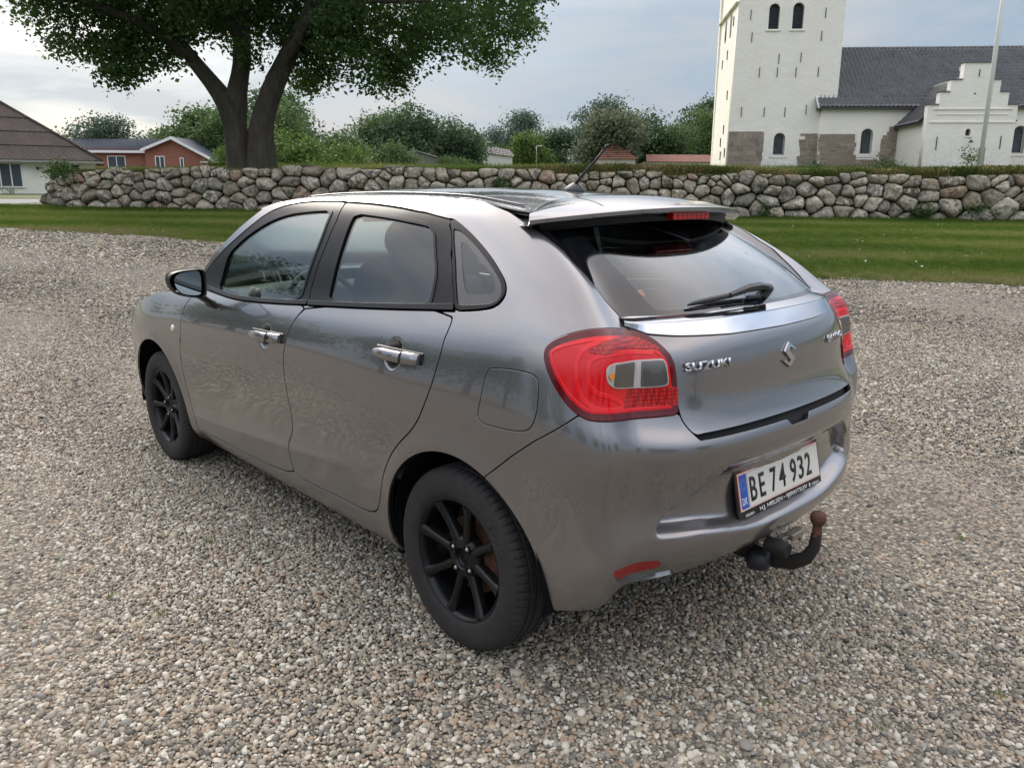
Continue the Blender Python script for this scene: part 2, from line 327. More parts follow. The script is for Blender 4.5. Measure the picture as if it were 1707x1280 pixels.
# ===================================================== CAR =====================================================
def sdf(poly,X,Y):
    """signed distance, positive inside a closed polygon"""
    p=np.asarray(poly,float); q=np.roll(p,-1,0); d=np.full(X.shape,1e9); ins=np.zeros(X.shape,bool)
    for (x0,y0),(x1,y1) in zip(p,q):
        ex,ey=x1-x0,y1-y0; L=ex*ex+ey*ey+1e-12
        t=np.clip(((X-x0)*ex+(Y-y0)*ey)/L,0,1); d=np.minimum(d,(X-x0-t*ex)**2+(Y-y0-t*ey)**2)
        c=((y0>Y)!=(y1>Y))&(X<(x1-x0)*(Y-y0)/((y1-y0) if y1!=y0 else 1e-12)+x0); ins^=c
    return np.where(ins,1,-1)*np.sqrt(d)
def smooth_poly(p,n=2,closed=True):
    p=np.array(p,float)
    for _ in range(n):
        q=np.roll(p,-1,0)
        if closed: p=np.stack([.75*p+.25*q,.25*p+.75*q],1).reshape(-1,2)
        else: p=np.vstack([p[:1],np.stack([.75*p[:-1]+.25*p[1:],.25*p[:-1]+.75*p[1:]],1).reshape(-1,2),p[-1:]])
    return p
class Surf:
    def __init__(s,P,S,Z=None):
        s.P=P; s.h,s.w=P.shape[:2]; s.N=normals(P); s.S=np.broadcast_to(S,(s.h,s.w)) if S is not None else P[...,0]
        s.Z=P[...,2] if Z is None else Z
        i,j=np.mgrid[0:s.h-1,0:s.w-1]; a=i*s.w+j
        s.Q=np.stack([a,a+1,a+s.w+1,a+s.w],-1).reshape(-1,4)
        s.p=P.reshape(-1,3); s.n=s.N.reshape(-1,3); s.s=s.S.reshape(-1); s.z=s.Z.reshape(-1); s.x=s.p[:,0]
    def at(s,sv,z,off=0):
        j=np.clip(np.searchsorted(s.S[0],sv),1,s.w-1); t=(sv-s.S[0][j-1])/(s.S[0][j]-s.S[0][j-1])
        C=s.P[:,j-1]*(1-t)+s.P[:,j]*t; N=s.N[:,j-1]*(1-t)+s.N[:,j]*t
        P=np.array([np.interp(z,C[:,2],C[:,k]) for k in range(3)]); n=np.array([np.interp(z,C[:,2],N[:,k]) for k in range(3)]); n/=np.linalg.norm(n)
        return Vector(P+n*off),Vector(n)
def clip_mesh(sf,fs):
    D=np.concatenate([sf.p,sf.n]+[f.reshape(-1,1) for f in fs],1); K=len(fs)
    F=D[:,6:]; inside=F[sf.Q]>0
    keep=inside.all((1,2)); none=(~inside).all(1).any(1); mixed=~keep&~none
    ext=[]; nb=len(D); cache={}
    def lerp(a,b,k):
        key=(min(a,b),max(a,b),k)
        if key in cache: return cache[key]
        A=D[a] if a<nb else ext[a-nb]; B=D[b] if b<nb else ext[b-nb]
        t=A[6+k]/(A[6+k]-B[6+k]); v=A+(B-A)*t; v[6+k]=0; v[3:6]/=np.linalg.norm(v[3:6])+1e-12
        ext.append(v); cache[key]=nb+len(ext)-1; return cache[key]
    polys=[]
    for q in sf.Q[mixed].tolist():
        L=q
        for k in range(K):
            if len(L)<3: break
            g=[(D[a] if a<nb else ext[a-nb])[6+k] for a in L]
            if min(g)>=0: continue
            if max(g)<=0: L=[]; break
            o=[]
            for i in range(len(L)):
                a,b=L[i],L[(i+1)%len(L)]; ga,gb=g[i],g[(i+1)%len(L)]
                if ga>=0: o.append(a)
                if (ga>0 and gb<0) or (ga<0 and gb>0): o.append(lerp(a,b,k))
            L=o
        if len(L)>=3: polys.append(L)
    faces=sf.Q[keep].tolist()+polys
    A=np.concatenate([D[:,:6],np.array([e[:6] for e in ext]).reshape(-1,6)])
    used=np.unique(np.concatenate([np.array(f) for f in faces]) if faces else np.array([],int))
    mp=-np.ones(len(A),int); mp[used]=np.arange(len(used))
    return A[used,:3],A[used,3:6],[tuple(int(mp[i]) for i in f) for f in faces]
def panel(name,sf,fs,mat,parent,off=0.,skirt=.009,side=0,rim=.0012,weld=True,uniform=False,**kw):
    """clip the surface by the fields fs, give the sheet rolled edges; side 0 both halves in one mesh, 1 left, -1 right"""
    V,N,F=clip_mesh(sf,fs); V=V+N*(off if not callable(off) else off(V)[:,None])
    if not F: return None
    if skirt:
        cnt={}
        for f in F:
            for i in range(len(f)):
                a,b=f[i],f[(i+1)%len(f)]
                if (b,a) in cnt: cnt[(b,a)]=2
                else: cnt[(a,b)]=1
        be=[e for e,c in cnt.items() if c==1 and not(abs(V[e[0]][1])<2e-4 and abs(V[e[1]][1])<2e-4)]
        out=np.zeros_like(V)
        for a,b in be:
            o=np.cross(V[b]-V[a],N[a]+N[b]); o/=np.linalg.norm(o)+1e-12; out[a]+=o; out[b]+=o
        bv=sorted({i for e in be for i in e}); ix={v:i for i,v in enumerate(bv)}; bv=np.array(bv)
        o=out[bv]; o/=np.linalg.norm(o,axis=1,keepdims=True)+1e-12; n=N[bv]; n0=len(V)
        m=len(bv); q=rim
        V=np.vstack([V,V[bv]+o*q*.7-n*q*.3,V[bv]+o*q-n*q,V[bv]+o*q-n*skirt])
        N=np.vstack([N,(n+o)/1.4142,o,o])
        for a,b in be:
            i,j=ix[a],ix[b]
            F+=[(b,a,n0+i,n0+j),(n0+j,n0+i,n0+m+i,n0+m+j),(n0+m+j,n0+m+i,n0+2*m+i,n0+2*m+j)]
    if side==-1: V=V*[1,-1,1]; N=N*[1,-1,1]; F=[f[::-1] for f in F]
    if side==0:
        nv=len(V); V2=V*[1,-1,1]; idx=np.arange(nv)+nv
        c=np.abs(V[:,1])<2e-4
        idx[c]=np.arange(nv)[c]
        keep=~c; mp=np.cumsum(keep)-1; idx=np.where(c,np.arange(nv),nv+mp)
        F=F+[tuple(int(idx[i]) for i in f[::-1]) for f in F]
        V=np.vstack([V,V2[keep]]); N=np.vstack([N,(N*[1,-1,1])[keep]])
    me=bpy.data.meshes.new(name); me.from_pydata(V.tolist(),[],F); me.polygons.foreach_set('use_smooth',[True]*len(F))
    me.normals_split_custom_set_from_vertices(N.tolist())
    return link(name,me,mat,parent,**kw)

def build_car():
    # ---- materials ----
    t=NT('grey_metallic_paint'); o=t.obj()
    fl=t.noise(o,900,2,.6); grime=t.noise(o,3.2,6,.65); sep=t.n('SeparateXYZ'); t.l(o,sep.inputs[0])
    low=t.n('MapRange'); low.inputs[1].default_value=.62; low.inputs[2].default_value=.2; t.l(sep.outputs[2],low.inputs[0])
    dirt=t.math('MULTIPLY',low.outputs[0],t.ramp(grime,[(.25,.10),(.8,.38)]))
    spk=t.ramp(t.noise(o,150,2,.7),[(.66,0.),(.74,.5)]); 
    dirt=t.math('MAXIMUM',dirt,t.math('MULTIPLY',low.outputs[0],spk))
    base=t.mix(t.ramp(fl,[(.3,0.),(.7,1.)]),(.185,.179,.182),(.24,.233,.236))
    t.set(Base_Color=t.mix(dirt,base,(.26,.235,.20)),Metallic=t.math('MULTIPLY_ADD',dirt,-.7,.85),Roughness=t.math('MULTIPLY_ADD',dirt,.22,.27))
    t.b.inputs['Coat Weight'].default_value=1; t.l(t.math('MULTIPLY_ADD',low.outputs[0],.16,.02),t.b.inputs['Coat Roughness']); t.b.inputs['Coat IOR'].default_value=1.7
    paint=t.m
    black=simple('black_trim_plastic',(.016,.016,.018),.42)
    frame=simple('satin_black_frame',(.010,.009,.010),.34,spec=.2)
    rubber=simple('window_rubber',(.005,.005,.006),.34,spec=.25)
    gloss=simple('black_printed_glass',(.006,.007,.009),.02,coat=.6)
    inner=simple('dark_inner_metal',(.008,.008,.009),.8)
    liner=simple('black_wheel_liner',(.006,.006,.007),.95,spec=.1)
    chrome=simple('chrome',(.58,.58,.60),.09,1.)
    satin=simple('satin_silver',(.55,.54,.54),.22,.9,coat=.6)
    cloth=simple('dark_seat_cloth',(.035,.035,.038),.9)
    lining=simple('light_headlining',(.42,.41,.38),.9)
    dash=simple('dark_dashboard',(.02,.02,.022),.6)
    def glassmat(name,tint,ior=1.5,boost=1.):
        t=NT(name); t.t.nodes.remove(t.b)
        tr=t.n('BsdfTransparent'); tr.inputs[0].default_value=(*tint,1); gl=t.n('BsdfGlossy'); gl.inputs[0].default_value=(.92,.96,.97,1); gl.inputs['Roughness'].default_value=.006
        fr=t.n('Fresnel'); fr.inputs[0].default_value=ior; mx=t.n('MixShader'); f=t.math('MULTIPLY',fr.outputs[0],boost); f=t.math('MINIMUM',f,1)
        t.l(f,mx.inputs[0]); t.l(tr.outputs[0],mx.inputs[1]); t.l(gl.outputs[0],mx.inputs[2]); t.l(mx.outputs[0],t.o.inputs[0]); return t.m
    glass=glassmat('window_glass',(.66,.76,.74),1.5,1.35)
    glassr=glassmat('rear_window_glass',(.82,.90,.88),1.5,2.1)
    def redmat(name,c,rough,tr=0.,cell=None):
        t=NT(name); t.set(Base_Color=c,Roughness=rough); t.b.inputs['Coat Weight'].default_value=.45; t.b.inputs['Coat Roughness'].default_value=.02
        t.b.inputs['Subsurface Weight'].default_value=0; t.b.inputs['Specular IOR Level'].default_value=.3
        if cell:
            o=t.obj(); v=t.n('TexVoronoi'); v.inputs['Scale'].default_value=cell; v.inputs['Randomness'].default_value=.1; t.l(o,v.inputs['Vector'])
            c2=tuple(x*.35 for x in c[:3]); t.set(Base_Color=t.mix(t.ramp(v.outputs[0],[(.1,0.),(.6,1.)]),c,c2))
            t.set(Normal=t.bump(v.outputs[0],.4,.004))
        return t.m
    red=redmat('red_lamp_lens',(.66,.004,.008),.14); redb=redmat('bright_red_light_guide',(.78,.010,.014),.10); redd=redmat('dark_red_lens_border',(.10,.003,.006),.08)
    redc=redmat('red_cellular_lens',(.70,.01,.01),.15,cell=95.); refl=redmat('red_reflector',(.60,.016,.012),.2,cell=260.)
    clear=simple('grey_reflector_bowl',(.13,.12,.11),.25,.7,coat=1.); clearl=simple('pale_lens_trim',(.50,.44,.40),.2,.3,coat=1.); amber=simple('amber_bulb',(.75,.25,.02),.2,coat=.5)
    # ---- root ----
    car=empty('hatchback_car',(1.26,0,0),'silver grey five-door hatchback with black wheels, tow bar and Danish plate parked on the gravel','car')
    P,S,us,vs=bodygrid(); B=Surf(P,S); s,z,x,y=B.s,B.z,B.x,B.p[:,1]
    sc=float(S[-1]); TRp={k:np.array(v) for k,v in TR.items()}
    def poly(k,n=1): return smooth_poly(TRp[k],n)
    D=lambda pts: sdf(pts,s,z)
    g=.0036
    arR=np.hypot(x+.008,(z-.30))-.367; arF=np.hypot(x-2.53,(z-.305))-.370
    fdp=TRp['fd']; rdp=TRp['rd']; fd=D(smooth_poly(fdp,1)); rd=D(smooth_poly(rdp,1))
    drip=TRp['drip']; dg=TRp['dgap']; q=TRp['qouter']; 
    belt_f=fdp[:7]; belt_r=rdp[:3]
    # upper door frames
    k=int(np.argmin(np.abs(drip[:,0]-dg[0,0])))
    fdu=np.vstack([[[-2.02,1.0]],drip[:k+1],dg[1:-1],[[belt_f[-1][0],belt_f[-1][1]]],belt_f[::-1][1:]]); fdu=fdu[np.r_[True,np.linalg.norm(np.diff(fdu,axis=0),axis=1)>1e-3]]
    rdu=np.vstack([drip[k:],TRp['rdrear'][1:],belt_r[::-1][1:],dg[::-1][:-1]])
    FDU=D(fdu); RDU=D(rdu)
    fg=D(poly('fdglass')); rgp=D(poly('rdglass')); qo=D(poly('qouter')); qg=D(poly('qglass')); qc=D(poly('qclear'))
    lamp=D(poly('lamp'))
    hs=TRp['hatchside']; K0=hs[0]+[-.008,.03]; K1=[K0[0]-.004,TRp['ditch'][-1][1]]; hs=np.vstack([[K0],hs])
    ditch=np.array([(-1.66,1.365),(-1.55,1.392),(-1.45,1.405),(-1.3,1.421),(-1.0,1.431)]+[tuple(v) for v in TRp['ditch'][:-1] if v[0]<K1[0]-.01]+[tuple(K1)])
    lampin=TRp['lamp']; il=int(np.argmax(lampin[:,0])) # inner lower corner
    inner_edge=lampin[il:]         # from the lower inner corner up to the top
    hl=TRp['hatchlow']
    zh=float(np.median(hl[5:,1]))
    hatch=np.vstack([hs,inner_edge[::-1],hl[1:5],[[hl[5][0],zh],[sc+.02,zh],[sc+.02,1.43],[K0[0],1.43]]])
    HA=D(hatch)
    bl=TRp['bumpline']; lowl=lampin[int(np.argmin(np.hypot(lampin[:,0]-bl[-1][0],lampin[:,1]-bl[-1][1]))):il+1]
    bump=np.vstack([[[-.6,.0],[-.05,.30]],[[.07,.56]],bl[:-1],lowl,hl[1:4],[[hl[4][0]+.004,.771],[sc-.066,.769],[sc-.05,.748],[sc+.02,.748],[sc+.02,0]]])
    BU=D(bump)
    hoodl=np.array([(-1.93,.992),(-2.02,.978),(-2.25,.957),(-2.5,.925),(-2.75,.872),(-2.95,.80)])
    fen=np.vstack([hoodl,[(-3.02,.70),(-2.93,.60),(-2.93,.50),(-2.93,.0),(-2.15,.0)],fdp[23:]])
    FE=D(fen)
    base=np.vstack([[[-2.15,.1]],fdp[24:-1][:5],[fdp[-1]],[[-1.93,.992]],[[-1.985,1.0]],TRp['apillar'][:-1]+[-.012,.012],ditch,hs,[TRp['lamp'][0]],[[.60,1.0],[.5,.9]],[bl[-1]],bl[::-1][1:],[[.07,.56],[-.05,.30],[-.3,.1]]])
    BS=D(base)
    zb=z-.203; mid=y>.3
    # ---- painted panels ----
    for sd in(1,-1):
        kw=dict(side=sd)
        panel('front_fender',B,[FE-g,-fd-g,arF,zb],paint,car,**kw)
        d=panel('front_door',B,[fd-g,zb],paint,car,**kw)
        r=panel('rear_door',B,[rd-g,zb,arR],paint,car,**kw)
        panel('body_side',B,[BS-g*.6,-fd-g,-rd-g,-FDU-g,-RDU-g,-qo-g,-lamp-g,-BU-g,-HA-g,arR,arF,zb,-D(poly('fuel'))-g*.7,-FE-g],paint,car,**kw)
        if sd==1: panel('fuel_flap',B,[D(poly('fuel'))-g*.7],paint,car,side=1)
        # frames, seals, panes
        mold_f=(z-np.interp(s,belt_f[:,0],belt_f[:,1])); mold_r=(z-np.interp(s,belt_r[:,0],belt_r[:,1]))
        panel('window_frame',B,[FDU-g,-fg-.011,mold_f-.0175],frame,d,off=-.001,**kw)
        panel('window_seal',B,[FDU-g,-fg,fg+.0112,mold_f-.0175],rubber,d,off=.002,skirt=.012,**kw)
        panel('belt_moulding',B,[FDU-g,.0175-mold_f,mold_f+.002],rubber,d,off=.005,**kw)
        panel('window_pane',B,[fg+.003],glass,d,off=-.006,skirt=0,**kw)
        panel('window_frame',B,[RDU-g,-rgp-.011,mold_r-.0175],frame,r,off=-.001,**kw)
        panel('window_seal',B,[RDU-g,-rgp,rgp+.0112,mold_r-.0175],rubber,r,off=.002,skirt=.012,**kw)
        panel('belt_moulding',B,[RDU-g,.0175-mold_r,mold_r+.002],rubber,r,off=.005,**kw)
        panel('window_pane',B,[rgp+.003],glass,r,off=-.006,skirt=0,**kw)
        qw=panel('quarter_window',B,[qo-g,-qg],frame,car,off=.001,**kw)
        panel('printed_border',B,[qg-.0005,-qc],gloss,qw,off=-.003,skirt=0,**kw)
        panel('window_pane',B,[qc],glass,qw,off=-.004,skirt=0,**kw)
        # tail lamp, bulging lens, its zones one above the other
        lm=panel('tail_light',B,[lamp-.0015],redd,car,off=.004,skirt=.02,rim=.004,**kw)
        lc=D(poly('lampclear')); lC=D(smooth_poly(TRp['lampC'],2)); inn=lamp-.018
        panel('lens',B,[inn],red,lm,off=.0052,skirt=.002,**kw)
        panel('light_guide',B,[lC,lamp-.02,-(lC-.010)],redb,lm,off=.0070,skirt=.002,**kw)
        panel('light_guide',B,[lamp-.022,-(lamp-.027),-lc-.01],redb,lm,off=.0068,skirt=.001,**kw)
        lowc=D([(.60,.872),(.795,.868),(.797,.918),(.635,.922)])
        panel('lower_reflector',B,[lowc],redc,lm,off=.0070,skirt=.002,**kw)
        topc=D([(.47,1.03),(.52,1.053),(.60,1.06),(.68,1.05),(.73,1.03),(.745,1.018),(.60,1.03),(.52,1.02)])
        panel('upper_reflector',B,[topc],redc,lm,off=.0072,skirt=.002,**kw)
        bowl=panel('clear_window',B,[lc],clearl,lm,off=.0085,skirt=.003,**kw)
        s0,s1=TRp['lampclear'][:,0].min(),TRp['lampclear'][:,0].max(); w=s1-s0
        panel('reversing_reflector',B,[lc-.004,s0+w*.50-s,s-s0-w*.13],clear,lm,off=lambda V:.0104+.0005*np.sin(V[:,2]*900),skirt=.001,**kw)
        panel('indicator_reflector',B,[lc-.004,s-s0-w*.63],clear,lm,off=lambda V:.0104+.0005*np.sin(V[:,2]*900),skirt=.001,**kw)
        panel('amber_bulb',B,[.0085-np.hypot(s-s0-w*.075,z-.966)],amber,lm,off=.0125,skirt=.001,**kw)
    tg=panel('tailgate',B,[HA-g,1.1-z],paint,car,side=0)
    panel('number_plate_backing',B,[D([(1.0,.47),(1.4,.47),(1.4,.65),(1.0,.65)])],inner,tg,off=-.03,skirt=0) if 0 else None
    rf=D(poly('reflnotch')); rl=D(poly('refl'))
    bp=panel('rear_bumper',B,[BU-g*.6,-lamp-g,-HA-.002,arR,z-np.interp(s,[-.4,.3,.6,.9,sc],[.24,.25,.29,.325,.335]),-rf],paint,car,side=0,skirt=.014)
    panel('reflector_recess',B,[rf+.004],paint,bp,side=0,off=lambda V:-.014+0*V[:,0],skirt=0)
    for sd in(1,-1): panel('reflector',B,[rl-.001],refl,bp,side=sd,off=-.001,skirt=.012,rim=.002)
    # rear window: black printed border and the clear pane
    cp=np.vstack([TRp['rgclear'],[[sc+.02,TRp['rgclear'][-1][1]-.004],[sc+.02,1.345],[.60,1.345]]]); RG=D(smooth_poly(cp,1)); 
    ztop=1.378-.040*np.clip(np.abs(y)/.578,0,1)**2.2
    rw=panel('rear_window',B,[HA-.004,z-1.1,-RG,ztop-z],gloss,car,side=0,off=-.002,skirt=.006)
    panel('window_pane',B,[RG],glassr,rw,side=0,off=-.0028,skirt=0)
    st=D(poly('sticker',0)); panel('window_sticker',B,[st],simple('orange_sticker',(.62,.20,.06),.5),rw,side=1,off=-.006,skirt=0)
    heat=[abs(z-(1.15+.022*i))-.0007 for i in range(8)]
    for h in heat: panel('heating_wire',B,[RG-.012,-h],simple('heating_wire',(.12,.10,.08),.5),rw,side=0,off=-.0045,skirt=0)
    # inner black shell behind gaps, open at the panes
    panel('inner_shell',B,[-fg-.004,-rgp-.004,-qc-.004,-RG-.004,arR-.002,arF-.002,z-.235,-D([(-3.9,.97),(-2.0,1.02),(-1.9,1.12),(-1.72,1.26),(-1.5,1.40),(-1.5,1.6),(-3.9,1.6)]),np.where(s<-1.9,np.interp(s,[-3.1,-2.95,-2.75,-2.5,-2.25,-1.9],[.74,.77,.84,.895,.925,.955])-z,1.),np.where(s>.30,1.35-z,1.),np.where(s>-.2,z-np.interp(s,[-.2,.3,.6,.9,sc],[.26,.28,.32,.36,.37]),1.)],inner,car,side=0,off=-.024,skirt=0)
    # ---- garnish under the rear window ----
    ss=np.r_[np.linspace(.650,.74,10),np.linspace(.77,sc,22)]
    zl=np.interp(ss,[.65,.685,.721,.784,.82,1.02,sc],[1.082,1.072,1.061,1.056,1.054,1.046,1.044])
    rows=[]
    for a,zz in zip(ss,zl):
        t_=min(1,max(0,a-.648)/.04)**.5
        P0,n0=B.at(a,zz,.001); P3,n3=B.at(a,1.103,-.001); Pm,nm=B.at(a,1.090,0)
        d=Vector((n0.x,n0.y,0)).normalized(); o_=.010+.018*t_
        zr=1.094-.003*t_
        prof=[P0,P0+d*.005+Vector((0,0,.001)),P0.lerp(Vector((Pm.x,Pm.y,zr)),.12)+d*(.005+(o_-.005)*.12),P0.lerp(Vector((Pm.x,Pm.y,zr)),.85)+d*(.005+(o_-.005)*.87),Vector((Pm.x,Pm.y,zr-.002))+d*o_,Vector((Pm.x,Pm.y,zr+.001))+d*(o_-.001),Vector((Pm.x,Pm.y,zr+.0025))+d*(o_-.006),P3]
        rows.append([tuple(p) for p in prof])
    full=rows+[[(a,-b,c) for a,b,c in r] for r in rows[::-1][1:]]
    m=MB(); m.grid(full); m.f=[f[::-1] for f in m.f]
    m.build('chrome_garnish',chrome,tg,smooth=True,angle=22)
    # ---- roof, windshield, hood ----
    dl=[B.at(a,b)[0] for a,b in ditch]; dx=np.array([p.x for p in dl]); dy=np.array([p.y for p in dl]); dz=np.array([p.z for p in dl]); o=np.argsort(dx); dx,dy,dz=dx[o],dy[o],dz[o]
    zc=lambda X:np.interp(X,[-.30,-.24,-.1,.12,.3,.5,.7,1.0,1.2,1.4,1.6,1.8],[1.396,1.404,1.422,1.443,1.4535,1.462,1.467,1.470,1.466,1.456,1.437,1.405])
    XX=np.linspace(-.35,1.9,90); zcs=np.convolve(np.pad(zc(XX),4,'edge'),np.ones(9)/9,'valid'); zcs[:3]=zc(XX[:3])
    def dsm(a): 
        A=np.interp(XX,dx,a); A=np.convolve(np.pad(A,6,'edge'),np.ones(13)/13,'valid'); return A
    dys,dzs=dsm(dy),dsm(dz)
    xr=lambda w: .13-.005*w-.125*abs(w)**3.2
    xfr=lambda w: 1.60-.13*abs(w)**2.2
    W=np.linspace(-1,1,61)
    def roofz(X,w): 
        zd=np.interp(X,XX,dzs); c=np.interp(X,XX,zcs); return zd+(c-zd)*(1-abs(w)**2.3)
    PR=np.zeros((81,61,3))
    for i,t_ in enumerate(np.linspace(0,1,81)):
        for j,w in enumerate(W):
            X=xr(w)+(xfr(w)-xr(w))*t_; PR[i,j]=(X,-w*(np.interp(X,XX,dys)-.010),roofz(X,w)-.002)
    RS=Surf(PR,None,PR[...,1]); 
    if RS.n[:,2].mean()<0: RS.n=-RS.n; RS.Q=RS.Q[:,::-1]
    yy=RS.p[:,1]
    def halfpanel(name,SF,fs,mat,parent,**k):
        V,N,F=clip_mesh(SF,fs)
        return V,N,F
    class _:pass
    def sheet(name,SF,fs,mat,parent,off=0,skirt=.01,rim=.0015):
        # full-width sheet: reuse panel() on one side only
        return panel(name,SF,fs,mat,parent,off=off,skirt=skirt,side=1,rim=rim)
    edge=np.ones(len(RS.p))
    roof=sheet('roof',RS,[edge],paint,car)
    # black roof ditch strips
    for sd in(1,-1):
        m=MB(); pts=[(X,sd*(np.interp(X,XX,dys)-.004),np.interp(X,XX,dzs)-.0025) for X in np.linspace(-.02,1.50,50)]
        m.tube(pts,.006,6); m.build('roof_moulding',rubber,roof,smooth=True)
        m=MB(); pts=[(X,sd*(np.interp(X,XX,dys)-.062),roofz(X,.88)+.0006) for X in np.linspace(.10,1.40,50)]
        m.tube(pts,.0035,6); m.build('roof_bead',paint,roof,smooth=True)
    # windshield
    ap=[B.at(a,b)[0] for a,b in [(-1.60,1.378)]+[tuple(v) for v in (TRp['apillar'][::-1][1:]+[-.010,.012])]+[(-2.06,1.0)]]
    PW=[]
    for i,p in enumerate(ap):
        t_=i/(len(ap)-1); bow=.16+.12*t_
        PW.append([(p.x+bow*(1-abs(w)**2.1),-w*(p.y-.004),p.z+(.045*(1-t_)+.0*t_)*(1-abs(w)**2.3)-.004) for w in W])
    PW=np.array(PW); WS=Surf(PW,None,PW[...,1]); 
    if WS.n[:,0].mean()<0: WS.n=-WS.n; WS.Q=WS.Q[:,::-1]
    ws=sheet('windshield',WS,[np.ones(len(WS.p))],glass,car,skirt=0)
    # hood with cowl
    hp=[B.at(a,b)[0] for a,b in [tuple(v) for v in hoodl]+[(-3.08,.765),(-3.2,.74)]]
    PH=[]
    for i,p in enumerate(hp):
        t_=i/(len(hp)-1); bow=.13+.05*t_
        PH.append([(p.x+bow*(1-abs(w)**2.2),-w*(p.y-.003),p.z+(.012+.062*math.sin(math.pi*min(1,.15+t_*.9)))*(1-abs(w)**2.6)) for w in W])
    PH=np.array(PH); HS=Surf(PH,None,PH[...,1])
    if HS.n[:,2].mean()<0: HS.n=-HS.n; HS.Q=HS.Q[:,::-1]
    sheet('hood',HS,[np.ones(len(HS.p))],paint,car)
    # front bumper and its lamps (seen only from the side)
    fb=panel('front_bumper',B,[-FE-g,np.where(s<-2.4,1.,-1.)*.1,-(s+2.85)-.0 ,arF,zb,np.interp(s,[-4,-3.2,-3.0,-2.8],[.74,.74,.78,.86])-z],paint,car,side=0)
    HL=D([(-2.98,.80),(-3.02,.70),(-3.2,.64),(-3.48,.66),(-3.5,.72),(-3.2,.745)])
    for sd in(1,-1): panel('headlight',B,[HL],simple('headlight_lens',(.5,.52,.55),.08,.3,coat=1.),car,side=sd,off=.004)
    panel('grille',B,[D([(-3.56,.66),(-4.05,.66),(-4.05,.40),(-3.45,.36)])],black,fb,side=0,off=.004)
    # ---- roof spoiler ----
    xt=lambda w:-.245+.205*abs(w)**2.4
    zt=lambda w:1.405-.040*abs(w)**2.2
    n=41; Ws=np.linspace(-1,1,n); sect=[]
    for w in Ws:
        x0=xr(w)-.004; x1=xt(w); y0=-w*(np.interp(max(x0,-.03),XX,dys)-.008); y1=-w*.578
        L=[]
        for t_ in np.linspace(0,1,12):
            X=x0+(x1-x0)*t_; e=t_*t_
            Z=roofz(x0,w)*(1-t_)+zt(w)*t_ -.002+.012*math.sin(math.pi*t_)*(1-.3*abs(w)); L.append((X,y0+(y1-y0)*(t_**.8),Z))
        L.append((x1-.004,y1*1.004,zt(w)-.004)); L.append((x1-.004,y1*1.004,zt(w)-.016)); L.append((x1+.004,y1,zt(w)-.021))
        L.append((x1+.055,y1*.985,zt(w)-.012-.006*abs(w))); L.append((min(x1+.10,x0-.01),y1*.96,zt(w)-.014)); L.append((x0-.002,y0,roofz(x0,w)-.03))
        sect.append(L)
    m=MB(); m.grid(sect); k0=len(sect[0])
    m.f+= [tuple(range(k0))[::-1], tuple(range((n-1)*k0,n*k0))]; m.m+=[0,0]; m.sm+=[False,False]
    for i in range(n-1): m.f.append((i*k0+k0-1,(i+1)*k0+k0-1,(i+1)*k0,i*k0)); m.m.append(0); m.sm.append(False)
    sp=m.build('roof_spoiler',paint,car,smooth=True,angle=38)
    for p in sp.data.polygons: pass
    import bmesh
    bm=bmesh.new(); bm.from_mesh(sp.data); bmesh.ops.recalc_face_normals(bm,faces=bm.faces); bm.to_mesh(sp.data); bm.free()
    # black housing below the spoiler and the brake light in it
    m=MB(); rowsL=[]
    for w in np.linspace(-.93,.93,31):
        x1=xt(w); y1=-w*.56; zz=zt(w)
        rowsL.append([(x1+.05,y1,zz-.016),(x1+.046,y1,zz-.034),(x1+.056,y1*.995,zz-.048),(x1+.10,y1*.97,zz-.046),(x1+.12,y1*.95,zz-.015)])
    m.grid(rowsL); m.build('spoiler_underside',black,sp,smooth=True,angle=40)
    m=MB(); m.smooth=False
    for j in range(8):
        a=-.104+j*.026
        m.box(-.232,a+.0006,1.360,-.20,a+.0254,1.384)
    m.build('brake_light',redc,sp,bevel=.0015)
    # ---- antenna ----
    m=MB(); base=[]
    ant_z=float(roofz(.31,0))
    an=MB()
    for i in range(9):
        t_=i/8; r_=math.cos(t_*math.pi/2); base.append([( .315+.055*(r_**.8)*math.cos(a)-.006*t_, .024*(r_**.9)*math.sin(a), ant_z-.004+.036*t_) for a in np.linspace(0,2*math.pi,25)])
    an.grid(base); a_=an.build('antenna',simple('antenna_black',(.03,.03,.035),.35),car,smooth=True)
    m=MB(); m.tube([(.305,0,ant_z+.022),(.29,0,ant_z+.04),(.20,0,1.568),(.163,0,1.604)],[.0075,.0058,.0048,.0048],8)
    for i in range(24):
        t_=i/24; c=Vector((.285,0,ant_z+.045)).lerp(Vector((.163,0,1.604)),t_); 
    m.tube([(.166,0,1.601),(.150,0,1.616)],[.0062,.0055],8); m.build('antenna_mast',black,a_,smooth=True)
    # ---- door mirrors ----
    for sd in(1,-1):
        mh=MB(); ringsM=[]
        out=[(.888,1.004),(.886,1.085),(.895,1.105),(.93,1.110),(.985,1.107),(1.025,1.101),(1.048,1.088),(1.055,1.065),(1.048,1.035),(1.030,1.010),(1.004,.994),(.95,.981),(.91,.976),(.893,.982)]
        oc=smooth_poly(out,2); c=oc.mean(0)
        for xx,k_,sh in((1.708,.90,0),(1.700,.965,0),(1.712,1.0,0),(1.74,1.0,0),(1.78,.93,-.004),(1.815,.76,-.012),(1.838,.48,-.02),(1.846,.1,-.022)):
            ringsM.append([(xx,sd*(c[0]+(p[0]-c[0])*k_+sh),c[1]+(p[1]-c[1])*k_) for p in oc]+[(xx,sd*(c[0]+(oc[0][0]-c[0])*k_+sh),c[1]+(oc[0][1]-c[1])*k_)])
        mh.grid(ringsM); mr=mh.build('door_mirror',black,car,smooth=True,angle=50)
